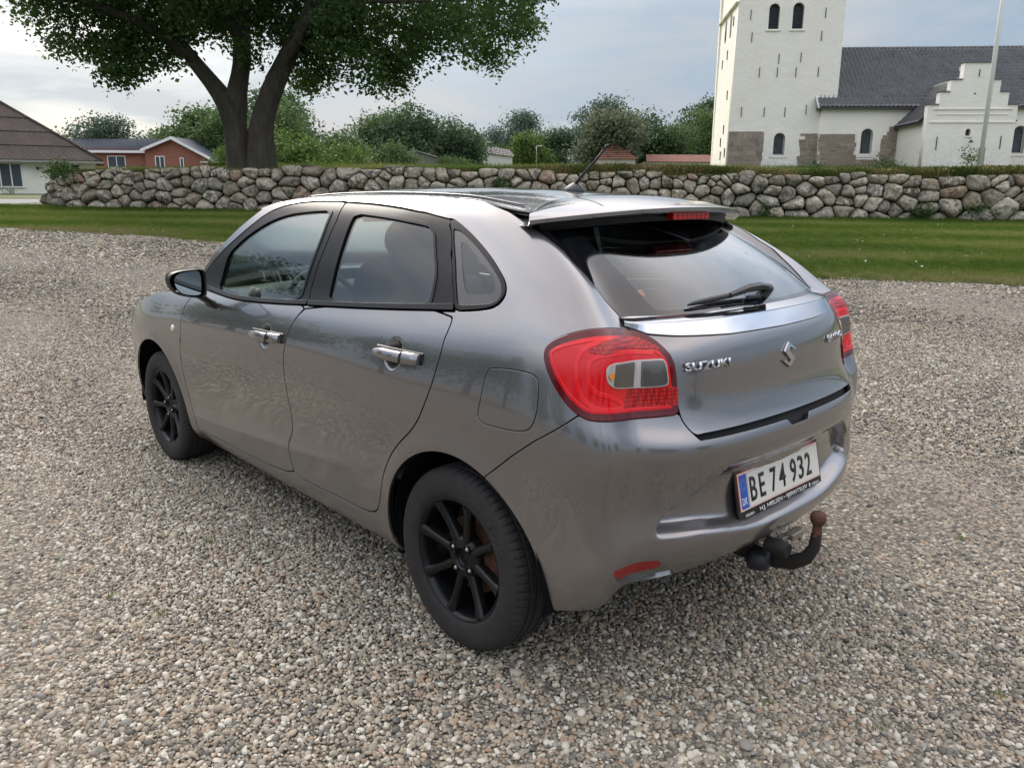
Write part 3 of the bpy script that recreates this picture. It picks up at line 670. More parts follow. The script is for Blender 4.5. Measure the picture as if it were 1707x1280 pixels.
        m=MB(); gl=smooth_poly([(.912,1.010),(.910,1.085),(.925,1.102),(.975,1.098),(1.012,1.090),(1.030,1.068),(1.025,1.038),(1.008,1.012),(.985,.999),(.94,.992),(.918,.995)],2)
        m.add([(1.7085-.02*(p[0]-.97),sd*p[0],p[1]) for p in gl],[tuple(range(len(gl)))[::sd]]); m.build('mirror_glass',simple('mirror_silver',(.75,.82,.82),.01,1.),mr)
        m=MB(); m.grid([[(1.72,sd*.90,.992),(1.70,sd*.91,.99),(1.705,sd*.93,.985),(1.78,sd*.93,.985),(1.80,sd*.91,.99),(1.77,sd*.90,.994)],
                        [(1.74,sd*.86,.965),(1.71,sd*.862,.955),(1.715,sd*.868,.945),(1.80,sd*.868,.945),(1.82,sd*.862,.955),(1.80,sd*.86,.965)],
                        [(1.75,sd*.835,.955),(1.72,sd*.845,.945),(1.725,sd*.856,.925),(1.81,sd*.856,.925),(1.83,sd*.845,.94),(1.81,sd*.835,.955)]]); m.build('mirror_arm',black,mr,smooth=True)
        m=MB(); cr=[]
        for xx,k_,sh in((1.736,1.012,0),(1.78,.945,-.004),(1.815,.775,-.012),(1.838,.50,-.02),(1.849,.1,-.022)):
            cr.append([(xx,sd*(c[0]+(p[0]-c[0])*k_+sh),c[1]+(p[1]-c[1])*k_+.001) for p in np.vstack([oc,oc[:1]])])
        m.grid(cr); m.build('mirror_cover',paint,mr,smooth=True)
    # ---- handles ----
    doors={o.name:o for o in car.children}
    for (sa,za,sb,zb_,nm,lock) in((-1.322,.868,-1.068,.877,'front_door',True),(-.412,.927,-.172,.931,'rear_door',False)):
        for sd in(1,-1):
            par=[o for o in car.children if o.name.split('.')[0]==nm][0 if sd==1 else 1]
            def hand(t0,t1,nseg,hfun):
                G=[]
                for i in range(nseg+1):
                    t_=t0+(t1-t0)*i/nseg; sv=sa+(sb-sa)*t_; zz=za+(zb_-za)*t_; p,n_=B.at(sv,zz); 
                    hgt,off=hfun(t_,i/nseg); up=Vector((0,.0,1)); up=(up-n_*up.dot(n_)).normalized(); yb=abs(p.y)
                    ring=[]
                    for a in np.linspace(0,2*math.pi,13):
                        ca,sa_=math.cos(a),math.sin(a); u=math.copysign(abs(sa_)**.7,sa_)*hgt/2; v=math.copysign(abs(ca)**.7,ca)*(.011)
                        # outboard coordinate from the plain (uncupped) surface
                        q=Vector((p.x,yflat(sv,zz),p.z))+Vector((0,1,0))*(off+v)+up*u; ring.append((q.x,sd*q.y,q.z))
                    G.append(ring)
                return G
            def yflat(sv,zz):
                a,_1=B.at(sv-.0,zz); b1,_2=B.at(sv-.09,zz); b2,_3=B.at(sv+.09,zz); l1,_4=B.at(sa-.02,za); l2,_5=B.at(sb+.02,zb_)
                t_=(sv-sa)/(sb-sa); return l1.y*(1-t_)+l2.y*t_+.0035*4*t_*(1-t_)
            h=MB(); G=hand(0,.70,14,lambda t_,u:(.018+.020*min(1,(u*2.2))**.6,.010+.016*math.sin(math.pi*min(1,u*1.0)*.62)**.7)); h.grid(G); h.add(G[0],[tuple(range(12))]); h.add(G[-1],[tuple(range(12))])
            ho=h.build('door_handle',paint,par,smooth=True,angle=60)
            h=MB(); G=hand(.712,1.0,8,lambda t_,u:(.040-.008*max(0,u-.75)*4*.6,.019-.012*max(0,u-.8)*4)); h.grid(G); h.add(G[0],[tuple(range(12))]); h.add(G[-1],[tuple(range(12))])
            hc=h.build('handle_cap',paint,par,smooth=True,angle=60)
            h=MB(); G=hand(-.01,1.02,14,lambda t_,u:(.042,-.004)); h.grid(G); h.build('handle_gasket',rubber,par,smooth=True)
            if lock and sd==1:
                p,n_=B.at(sa+(sb-sa)*.765,za+.008); h=MB(); h.lathe([(0,.0),(.0065,0),(.0085,.001),(.0085,-.004)],16,M=Matrix.Translation((p.x,yflat(sa+(sb-sa)*.765,za)+.0305,p.z))@Matrix.Rotation(-math.pi/2,4,'X')); h.build('key_lock',simple('lock_dark',(.02,.02,.02),.3,.8),par,smooth=True)
    # side repeater
    for sd in(1,-1):
        p,n_=B.at(-2.228,.772); h=MB(); M=Matrix.Translation((p.x,sd*p.y,p.z))@Vector((0,0,1)).rotation_difference(Vector((n_.x,sd*n_.y,n_.z))).to_matrix().to_4x4()
        h.lathe([(0.0001,.009),(.008,.0085),(.014,.006),(.0175,.002),(.018,-.002)],24,M=M); h.build('side_repeater',simple('cream_repeater',(.80,.72,.52),.2,coat=1.),[o for o in car.children if o.name.startswith('front_fender')][0 if sd==1 else 1],smooth=True)
    # ---- emblem and lettering on the tailgate ----
    def surf_y(yv,zz):
        # point on the rear face at |y|,z
        k_=np.argmin(np.abs(B.P[:,:,1]-abs(yv))[int(len(vs)*.5)][int(B.w*.6):])+int(B.w*.6); p,n_=B.at(float(S[k_]),zz); return p,n_
    def text(name,txt,y0,y1,z0,height,mat,parent,ext=.002,shear=0,bold=0,xoff=.003,ax=None):
        cu=bpy.data.curves.new(name,'FONT'); cu.body=txt; cu.size=1; cu.extrude=0; cu.offset=bold; cu.fill_mode='FRONT'; cu.resolution_u=3
        ob=bpy.data.objects.new('tmp',cu); COL.objects.link(ob); bpy.context.view_layer.update()
        me=bpy.data.meshes.new_from_object(ob); bpy.data.objects.remove(ob); 
        V=np.array([v.co[:] for v in me.vertices]); mn,mx=V.min(0),V.max(0)
        u=(V[:,0]-mn[0])/(mx[0]-mn[0]); h=(V[:,1]-0)/(.70)
        bm=bmesh.new(); bm.from_mesh(me); 
        r=bmesh.ops.extrude_face_region(bm,geom=bm.faces[:]); tv=[e for e in r['geom'] if isinstance(e,bmesh.types.BMVert)]
        top={v.index for v in tv}; bm.verts.index_update(); top=set(v.index for v in tv)
        for v in bm.verts:
            u_=(v.co.x-mn[0])/(mx[0]-mn[0]); hh=v.co.y/.70*height; yv=y0+(y1-y0)*u_+shear*hh*(1 if y1>y0 else -1)
            zz=z0+hh
            if ax is None:
                p,n_=surf_y(yv,zz); q=Vector((p.x,yv,zz)); q.x-= (xoff+(ext if v.index in top else 0))
            else: q=ax(yv,hh)-Vector((1,0,0))*((ext if v.index in top else 0)) 
            v.co=q
        bmesh.ops.recalc_face_normals(bm,faces=bm.faces); bm.to_mesh(me); bm.free()
        return link(name,me,mat,parent)
    text('maker_lettering','SUZUKI',.478,.306,.9605,.0225,chrome,tg,ext=.004,shear=0,bold=.035)
    text('model_lettering','BALENO',-.285,-.445,.958,.0225,chrome,tg,ext=.004,bold=.02)
    # S emblem
    E=[(-.9,.05),(-.42,.62),(.02,1.0),(.05,.72),(.30,.42),(.52,.62),(.95,.34),(.52,.0)]
    h=MB()
    lg=[(.0,1.0),(-.62,.42),(-.66,.30),(.08,-.42),(-.22,-.66),(-.62,-.32),(-1.,-.34),(-.95,-.42),(-.02,-1.0),(.62,-.42),(.66,-.30),(-.08,.42),(.22,.66),(.62,.32),(1.,.34),(.95,.42)]
    lg=[(.0,1.0),(-.60,.45),(-.66,.33),(.10,-.40),(-.20,-.62),(-.52,-.36),(-.98,-.33),(-.02,-1.0),(.60,-.45),(.66,-.33),(-.10,.40),(.20,.62),(.52,.36),(.98,.33)]
    V=[]; 
    for lvl,kk in((.002,1.),(.006,1.),(.008,.9)):
        for a,b in lg: 
            zz=.9555+b*.040; p,n_=surf_y(0,zz); V.append((p.x-lvl,-(a)*.046*(1 if lvl<.007 else .97)-.001,zz+(-b*.0012 if lvl>.007 else 0)))
    n_l=len(lg); F=[(k_*n_l+i,k_*n_l+(i+1)%n_l,(k_+1)*n_l+(i+1)%n_l,(k_+1)*n_l+i) for k_ in(0,1) for i in range(n_l)]
    h.add(V,F+[tuple(range(2*n_l,3*n_l))]); eo=h.build('maker_emblem',chrome,tg)
    bm=bmesh.new(); bm.from_mesh(eo.data); bmesh.ops.triangulate(bm,faces=[f for f in bm.faces if len(f.verts)>4]); bmesh.ops.recalc_face_normals(bm,faces=bm.faces); bm.to_mesh(eo.data); bm.free()
    # ---- number plate ----
    tl=.222
    ct=math.sqrt(1-tl*tl)
    def pl(yv,hh,o=0): return Vector((-.6355-o+tl*hh,yv,.5575+ct*hh))
    def plate_box(name,y0,y1,h0,h1,o0,o1,mat,parent,bev=None):
        h=MB(); V=[tuple(pl(yv,hh,o)) for o in(o0,o1) for yv,hh in((y0,h0),(y1,h0),(y1,h1),(y0,h1))]
        h.add(V,[(0,1,2,3),(4,7,6,5),(0,4,5,1),(1,5,6,2),(2,6,7,3),(3,7,4,0)]); o=h.build(name,mat,parent,bevel=bev)
        bm=bmesh.new(); bm.from_mesh(o.data); bmesh.ops.recalc_face_normals(bm,faces=bm.faces); bm.to_mesh(o.data); bm.free(); return o
    white=simple('plate_white',(.70,.69,.63),.35); pblack=simple('plate_black',(.012,.012,.012),.4); pred=simple('plate_red',(.55,.10,.07),.4); pblue=simple('plate_blue',(.02,.09,.42),.35); pw=simple('plate_print_white',(.75,.75,.75),.4); star=simple('plate_star',(.35,.42,.30),.4)
    npl=plate_box('number_plate',-.261,.261,-.083,.066,-.012,-.004,pblack,car,.002)
    plate_box('red_border',-.252,.252,-.060,.060,-.004,-.0025,pred,npl); w1=plate_box('plate_sheet',-.2495,.2495,-.0575,.0575,-.0025,-.0012,white,npl)
    plate_box('red_line',-.2455,.2455,-.0535,.0535,-.0012,-.0008,pred,npl); plate_box('white_field',-.2445,.2445,-.0525,.0525,-.0008,-.0004,white,npl)
    plate_box('blue_strip',.206,.2445,-.0525,.0525,-.0004,0,pblue,npl); plate_box('grey_strip',.199,.206,-.0525,.0525,-.0004,-.0001,simple('plate_grey',(.35,.35,.36),.4),npl)
    A=lambda yv,hh:pl(yv,hh,0)
    def ptext(txt,y0,y1,h0,height,mat,bold=.0,nm='plate_text'):
        return text(nm,txt,y0,y1,0,height,mat,npl,ext=.0012,bold=bold,ax=lambda yv,hh:pl(yv,h0+hh,.0002))
    for txt,a,b in(('B',.190,.153),('E',.136,.104),('7',.068,.032),('4',.016,-.024),('9',-.058,-.095),('3',-.108,-.143),('2',-.158,-.194)): ptext(txt,a,b,-.037,.075,pblack,.012)
    ptext('DK',.240,.213,-.040,.022,pw,.0,'country_code')
    h=MB()
    for i in range(12):
        a=i*math.pi/6; cy_,ch=.2255+.0115*math.cos(a),.022+.0155*math.sin(a); h.add([tuple(pl(cy_+.0018*math.cos(b*math.pi/2.5+1.57),ch+.0018*math.sin(b*math.pi/2.5+1.57),.0003)) for b in range(5)],[(0,1,2,3,4)])
    h.build('star_ring',star,npl,kind='stuff')
    ptext('H.J. NIELSEN • FJERRITSLEV',.150,-.150,-.0785,.0130,pw,.012,'dealer_text'); ptext('NISSAN',.232,.185,-.0775,.008,pw,.0,'dealer_text'); ptext('NISSAN',-.185,-.232,-.0775,.008,pw,.0,'dealer_text')
    h=MB(); h.add([tuple(pl(a,b,.0004)) for a,b in((-.166,-.079),(-.174,-.079),(-.174,-.066),(-.166,-.066))],[(0,1,2,3)]); h.build('dealer_mark',pw,npl)
    # ---- wiper ----
    wm=simple('wiper_black',(.02,.02,.022),.38)
    def gz(yv,zz,o): p,n_=surf_y(yv,zz); return Vector((p.x-.0,yv,p.z))+n_*o
    h=MB(); h.smooth=True
    w0=gz(-.035,1.138,.034); pts=[gz(-.050,1.128,.030),gz(-.005,1.133,.032),gz(.06,1.133,.030),gz(.12,1.129,.025),gz(.16,1.126,.020)]
    # arm as a flat tapered beam
    G=[]
    for p,hw,hh in zip(pts,(.011,.014,.013,.011,.009),(.011,.011,.010,.008,.007)):
        G.append([(p.x-hh,p.y,p.z-hw*.6),(p.x-hh*1.2,p.y,p.z+hw*.4),(p.x,p.y,p.z+hw),(p.x+hh,p.y,p.z+hw*.5),(p.x+hh,p.y,p.z-hw),(p.x,p.y,p.z-hw),(p.x-hh,p.y,p.z-hw*.6)])
    h.grid(G); h.add(G[0][:-1],[tuple(range(6))]); h.add(G[-1][:-1],[tuple(range(6))])
    wp=h.build('rear_wiper',wm,car,angle=50)
    p0=gz(-.05,1.126,.0); h=MB(); h.smooth=True; h.lathe([(.0001,.042),(.010,.041),(.016,.036),(.018,.02),(.019,0)],20,M=Matrix.Translation(p0)@Vector((0,0,1)).rotation_difference(surf_y(0,1.133)[1]).to_matrix().to_4x4()); h.build('wiper_cap',wm,wp,smooth=True)
    h=MB(); h.tube([gz(.07,1.131,.018),gz(.16,1.128,.016),gz(.25,1.126,.012),gz(.315,1.124,.009),gz(.345,1.122,.006)],[.006,.009,.008,.006,.003],6); h.tube([gz(-.02,1.118,.004),gz(.1,1.121,.005),gz(.25,1.122,.005),gz(.347,1.122,.005)],[.0035]*4,5)
    h.tube([gz(-.03,1.122,.016),gz(.0,1.120,.008),gz(.06,1.121,.006)],.007,6); h.build('wiper_blade',wm,wp,smooth=True)
    # ---- tow bar ----
    rust=NT('rusty_steel'); o=rust.obj(); nn=rust.noise(o,60,5,.7); rust.set(Base_Color=rust.ramp(nn,[(.3,(.05,.022,.014)),(.6,(.13,.055,.032)),(.8,(.20,.10,.06))]),Roughness=.75,Metallic=.2)
    tb=simple('tow_bar_black',(.018,.016,.014),.6)
    hb=MB(); pts=[(-.50,0,.27),(-.58,0,.262),(-.64,0,.262),(-.70,0,.275),(-.745,0,.305),(-.768,0,.35),(-.772,0,.40)]
    G=[]
    for i,p in enumerate(pts):
        p=Vector(p); d=(Vector(pts[min(i+1,6)])-Vector(pts[max(i-1,0)])).normalized(); nrm=Vector((-d.z,0,d.x)); hh=(.026,.026,.027,.026,.022,.018,.015)[i]; wd=(.014,.014,.014,.014,.014,.014,.0135)[i]
        G.append([tuple(p+nrm*hh*math.copysign(abs(math.cos(a))**.6,math.cos(a))+Vector((0,1,0))*wd*math.copysign(abs(math.sin(a))**.6,math.sin(a))) for a in np.linspace(0,2*math.pi,17)])
    hb.grid(G); tow=hb.build('tow_bar',tb,car,smooth=True,angle=60)
    h=MB(); h.lathe([(.015,-.06),(.0145,-.035),(.014,-.024),(.0185,-.018),(.0245,-.006),(.0255,.004),(.023,.014),(.0165,.021),(.010,.0245),(.0001,.0245)],24,M=Matrix.Translation((-.772,0,.450))); h.build('tow_ball',rust.m,tow,smooth=True)
    h=MB(); h.smooth=True; h.lathe([(.0001,.035),(.02,.034),(.034,.024),(.038,.005),(.038,-.02),(.033,-.034),(.02,-.040),(.0001,-.041)],24,M=Matrix.Translation((-.605,.038,.262))@Matrix.Rotation(-math.pi/2,4,'Y')@Matrix.Rotation(.25,4,'X')); h.build('tow_handwheel',simple('handwheel_black',(.02,.022,.026),.5),tow,smooth=True)
    h=MB(); h.box(-.695,-.075,.345,-.665,.0,.366); h.box(-.68,-.10,.350,-.655,.035,.36,None); h.build('tow_socket_bracket',simple('zinc_bracket',(.30,.28,.24),.4,.7),tow,bevel=.003)
    h=MB(); h.lathe([(.0001,.045),(.024,.045),(.026,.03),(.026,-.03),(.0001,-.03)],18,M=Matrix.Translation((-.665,.055,.335))@Matrix.Rotation(-math.pi/2,4,'Y')); h.build('tow_socket',tb,tow,smooth=True,angle=40)
    h=MB(); h.tube([(-.40,-.20,.36),(-.40,.20,.36)],.022,4); h.box(-.56,-.03,.245,-.42,.03,.33); h.build('tow_crossbeam',tb,tow)
    # ---- wheels ----
    rub=NT('tyre_rubber'); o=rub.obj(); nn=rub.noise(o,26,6,.7); rub.set(Base_Color=rub.ramp(nn,[(.3,(.013,.012,.0115)),(.75,(.030,.027,.025))]),Roughness=.85)
    rimm=simple('matt_black_rim',(.007,.007,.0075),.36,.2,coat=.1,spec=.3)
    disc=NT('rusty_brake_disc'); o=disc.obj(); disc.set(Base_Color=disc.ramp(disc.noise(o,40,5,.7),[(.35,(.045,.02,.012)),(.7,(.14,.06,.03))]),Roughness=.7,Metallic=.3)
    nutm=simple('bare_wheel_nut',(.42,.40,.37),.35,.7)
    def tyre_mesh():
        prof=[(.202,-.078),(.210,-.087),(.225,-.0915),(.252,-.0935),(.272,-.092),(.286,-.086),(.293,-.080),(.2985,-.072)]
        tread=[(.301,-.066),(.3015,-.050),(.2955,-.048),(.2955,-.043),(.3030,-.041),(.3035,-.024),(.2965,-.022),(.2965,-.016),(.304,-.014),(.304,.0)]
        pr=prof+tread; pr=pr+[(r,-h) for r,h in pr[::-1][1:]]
        n=360; V=[];F=[];k=len(pr)
        for i in range(n):
            a=2*math.pi*i/n
            for j,(r,h) in enumerate(pr):
                jj=min(j,k-1-j); a2=a
                if jj in(6,7,8,9) and i%5==0: r-= .0045
                if jj in(12,13) and (i+2)%5==0: r-=.003
                if jj==5 and i%5==0: r-=.0015
                V.append((r*math.sin(a2),h,r*math.cos(a2)))
        for i in range(n):
            for j in range(k-1): F.append((i*k+j,((i+1)%n)*k+j,((i+1)%n)*k+j+1,i*k+j+1))
        m=MB(); m.add(V,F); me=m.mesh('tyre'); me.polygons.foreach_set('use_smooth',[True]*len(F)); me.set_sharp_from_angle(angle=R(32)); return me
    def rim_mesh():
        # outer face towards -y in this frame -> flipped later; y = outward
        m=MB(); m.smooth=True
        M=Matrix.Rotation(-math.pi/2,4,'X')   # lathe axis z -> y
        m.lathe([(.178,-.085),(.182,-.07),(.184,.0),(.186,.055),(.190,.070),(.1945,.078),(.2005,.082),(.2045,.081),(.2055,.076),(.203,.070)],72,M=M)
        # hub disc
        m.lathe([(.030,.052),(.032,.060),(.036,.064),(.052,.063),(.066,.057),(.074,.045),(.078,.02)],48,M=M)
        m.lathe([(.0001,.046),(.026,.046),(.030,.052)],32,M=M)
        for k in range(8):
            a=k*math.pi/4+.22; ca,sa=math.cos(a),math.sin(a); G=[]
            for r,w,yt,dp in((.050,.019,.058,.04),(.075,.0165,.060,.035),(.105,.0145,.062,.03),(.135,.0145,.066,.028),(.160,.016,.071,.028),(.180,.0185,.077,.03),(.1955,.021,.080,.02)):
                ring=[]
                for u,v in((-1,-1),(-1.05,-.25),(-.72,0),(-.18,.10),(.18,.10),(.72,0),(1.05,-.25),(1,-1)):
                    X=r; T=u*w; Yv=yt+v*dp if v<0 else yt+v*.03
                    ring.append((X*ca-T*sa,Yv,X*sa+T*ca))
                G.append(ring)
            m.grid(G)
        # lug wells
        for k in range(4):
            a=k*math.pi/2+.22+math.pi/8; c=(.050*math.cos(a),.0,.050*math.sin(a))
            m.lathe([(.0155,.0655),(.0135,.067),(.0125,.060),(.0120,.045),(.0001,.044)],20,M=Matrix.Translation(c)@M)
        me=m.mesh('wheel'); me.set_sharp_from_angle(angle=R(40)); return me
    def nut_mesh():
        m=MB(); m.smooth=True; M=Matrix.Rotation(-math.pi/2,4,'X'); m.lathe([(.0078,.045),(.0078,.063),(.0055,.067),(.0001,.068)],6,M=M); return m.mesh('wheel_nut')
    def disc_mesh():
        m=MB(); M=Matrix.Rotation(-math.pi/2,4,'X'); m.lathe([(.06,.012),(.128,.012),(.130,.008),(.130,-.008)],48,M=M); m.lathe([(.0001,.035),(.064,.035),(.068,.012)],32,M=M)
        m.box(-.155,-.03,-.06,-.075,.030,.06); return m.mesh('brake_disc')
    tm,rm,nm_,dm=tyre_mesh(),rim_mesh(),nut_mesh(),disc_mesh()
    for i,(wx,sd,steer,spin) in enumerate(((0,1,0,.0),(2.52,1,.0,.35),(0,-1,0,.2),(2.52,-1,0,.1))):
        w=link('wheel',rm,rimm if not rm.materials else None,car); w.location=(wx,sd*.7615,.302)
        w.rotation_euler=(0,spin,0 if sd==1 else math.pi); w.matrix_parent_inverse=Matrix.Translation(-Vector(car.location))
        def sub(name,me,mat,loc=(0,0,0)):
            o=bpy.data.objects.new(name,me); COL.objects.link(o); o.parent=w; o.location=loc
            if not me.materials: me.materials.append(mat)
            return o
        sub('tyre',tm,rub.m); sub('brake_disc',dm,disc.m)
        for k in range(4):
            a=k*math.pi/2+.22+math.pi/8; sub('wheel_nut',nm_,nutm,(.050*math.cos(a),0,.050*math.sin(a)))
    # maker's name moulded on the tyre wall
    w0=[o for o in car.children if o.name=='wheel'][0]
    for ch,a in zip('HANKOOK',np.radians(np.linspace(22,66,7))):
        cu=bpy.data.curves.new('letter','FONT'); cu.body=ch; cu.size=.036; cu.extrude=.0008; cu.align_x='CENTER'; ob=bpy.data.objects.new('tmp',cu); COL.objects.link(ob); bpy.context.view_layer.update(); me=bpy.data.meshes.new_from_object(ob); bpy.data.objects.remove(ob)
        rt=Vector((-math.cos(a),0,-math.sin(a))); upv=Vector((-math.sin(a),0,math.cos(a))); Mx=Matrix.Identity(4)
        for i_ in range(3): Mx[i_][0]=rt[i_]; Mx[i_][1]=upv[i_]; Mx[i_][2]=(0,1,0)[i_]; Mx[i_][3]=(upv*.236)[i_]+(0,.0935,0)[i_]
        me.transform(Mx); me.materials.append(simple('moulded_letter',(.036,.033,.031),.7) if 'moulded_letter' not in bpy.data.materials else bpy.data.materials['moulded_letter']); o=bpy.data.objects.new('tyre_letter',me); COL.objects.link(o); o.parent=w0
    # wheel-arch liners
    for wx,zc_,r_ in((-.008,.30,.372),(2.53,.305,.376)):
        for sd in(1,-1):
            m=MB(); a_=np.linspace(-.12,math.pi+.12,40); m.grid([[(wx+r_*math.cos(t_),sd*yy_,zc_+r_*math.sin(t_)) for t_ in a_] for yy_ in(.835,.80,.55)])
            m.add([(wx+r_*math.cos(t_),sd*.55,zc_+r_*math.sin(t_)) for t_ in a_],[tuple(range(40))]); m.build('wheel_arch_liner',liner,car)
            m=MB(); m.box(wx+.355,sd*.62,.19,wx+.385,sd*.815,.36); m.build('splash_guard',liner,car,bevel=.006)
    # underside and cabin
    m=MB(); m.box(.36,-.76,.20,2.16,.76,.26); m.box(-.40,-.55,.33,.36,.55,.38); m.box(2.16,-.6,.22,3.2,.6,.30); m.build('underbody',inner,car)
    m=MB(); m.box(-.50,-.70,.36,2.2,.70,.40); m.box(-.42,-.62,.40,-.10,.62,.78); m.build('cabin_floor',dash,car)
    def seat(px,py,wd,backz,rake=.26):
        st=MB(); st.smooth=True
        def pad(c,sx,sy,sz,M=None):
            V=[];F=[];nn=14
            for i in range(nn+1):
                a=math.pi*i/nn
                for k in range(nn*2):
                    b=2*math.pi*k/(nn*2); f=lambda v:math.copysign(abs(v)**.45,v)
                    p=Vector((sx*f(math.sin(a)*math.cos(b)),sy*f(math.sin(a)*math.sin(b)),sz*f(math.cos(a)))); p=(M@p if M is not None else p)+Vector(c); V.append(tuple(p))
            for i in range(nn):
                for k in range(nn*2): F.append((i*nn*2+k,(i+1)*nn*2+k,(i+1)*nn*2+(k+1)%(nn*2),i*nn*2+(k+1)%(nn*2)))
            st.add(V,F)
        Rk=Matrix.Rotation(-rake,3,'Y')
        pad((px+.22,py,.56),.26,wd,.08); pad((px-.08,py,.56+backz*.5+.04),.065,wd*.96,backz*.5,Rk)
        return st,Rk
    for py in(.37,-.37):
        st,Rk=seat(1.05,py,.245,.60); so=st.build('front_seat',cloth,car)
        h=MB(); h.smooth=True; h.ball((.86,py,1.255),.13,18,12,(.45,1.0,.75)); h.tube([(.90,py-.06,1.1),(.875,py-.06,1.2)],.006,6); h.tube([(.90,py+.06,1.1),(.875,py+.06,1.2)],.006,6); h.build('headrest',cloth,so)
    st,Rk=seat(.22,0,.62,.52,.30); so=st.build('rear_seat',cloth,car)
    for py in(.36,-.36): h=MB(); h.smooth=True; h.ball((.03,py,1.14),.12,18,12,(.45,1.0,.62)); h.build('headrest',cloth,so)
    m=MB(); m.smooth=True; G=[]
    for yv in np.linspace(-.72,.72,13): 
        bulge=.03*math.exp(-((yv-.37)/.18)**2)
        G.append([(2.05,yv,.96),(1.95,yv,.985+bulge*.5),(1.78,yv,.985+bulge),(1.69,yv,.955+bulge),(1.68,yv,.86),(1.74,yv,.72),(1.85,yv,.5)])
    m.grid(G); db=m.build('dashboard',dash,car)
    m=MB(); c=Vector((1.58,.37,.90)); Mx=Matrix.Translation(c)@Matrix.Rotation(-1.15,4,'Y'); ring=[tuple(Mx@Vector((.185*math.cos(a),.185*math.sin(a),0))) for a in np.linspace(0,2*math.pi,33)]
    m.tube(ring,.015,8,cap=False); m.lathe([(.0001,.02),(.05,.018),(.065,0)],20,M=Mx)
    for a in(0,math.pi,-math.pi/2): m.tube([tuple(Mx@Vector((.05*math.cos(a),.05*math.sin(a),.005))),tuple(Mx@Vector((.18*math.cos(a),.18*math.sin(a),0)))],.012,6)
    m.tube([tuple(c),(1.72,.37,.84)],.03,8); m.build('steering_wheel',dash,db,smooth=True)
    # headlining
    PL=PR.copy(); PL[...,2]-=.035; m=MB(); m.grid([[tuple(p) for p in r[::3]] for r in PL[::4]]); m.build('headlining',lining,car,smooth=True)
    # interior mirror
    m=MB(); m.box(1.60,-.12,1.30,1.625,.12,1.365); m.build('interior_mirror',dash,car,bevel=.01)
    return car
# ===================================================== GROUND =====================================================
def terr(ex,ey):
    """height of the open ground: level round the car, rising gently towards the churchyard"""
    ey=np.asarray(ey,float); ex=np.asarray(ex,float)
    k=np.clip(ey-5.5,0,None); soft=.048*(np.sqrt(k*k+1.)-1.)
    z=np.where(ey<28,soft,.048*(np.sqrt(22.5**2+1)-1)+0*ey)
    z=z+.008*np.clip(ey-28,0,20)+.045*np.clip(ey-50,0,60)+.01*np.clip(ey-110,0,400)
    return z
WALL_A=(-13.85,25.27); WALL_B=(24.,21.75)
def wally(ex): return WALL_A[1]+(WALL_B[1]-WALL_A[1])*(ex-WALL_A[0])/(WALL_B[0]-WALL_A[0])
def yard(ex,ey): return 2.02+.052*np.clip(ey-wally(ex)-.6,0,60)*.66+.01*np.clip(ey-85,0,60)
def edge_y(ex):
    """where the gravel ends and the lawn begins"""
    return np.interp(ex,[-40,-20,-11.8,-10.1,-8.5,-6.9,-5.3,-1,4.5,5.6,6.4,7.2,12,30],[22,20.5,18.64,18.0,17.42,16.7,15.7,13.6,11.75,11.6,11.4,11.2,10.2,8.2])
def gravel_color(t,vec,big=True):
    pass
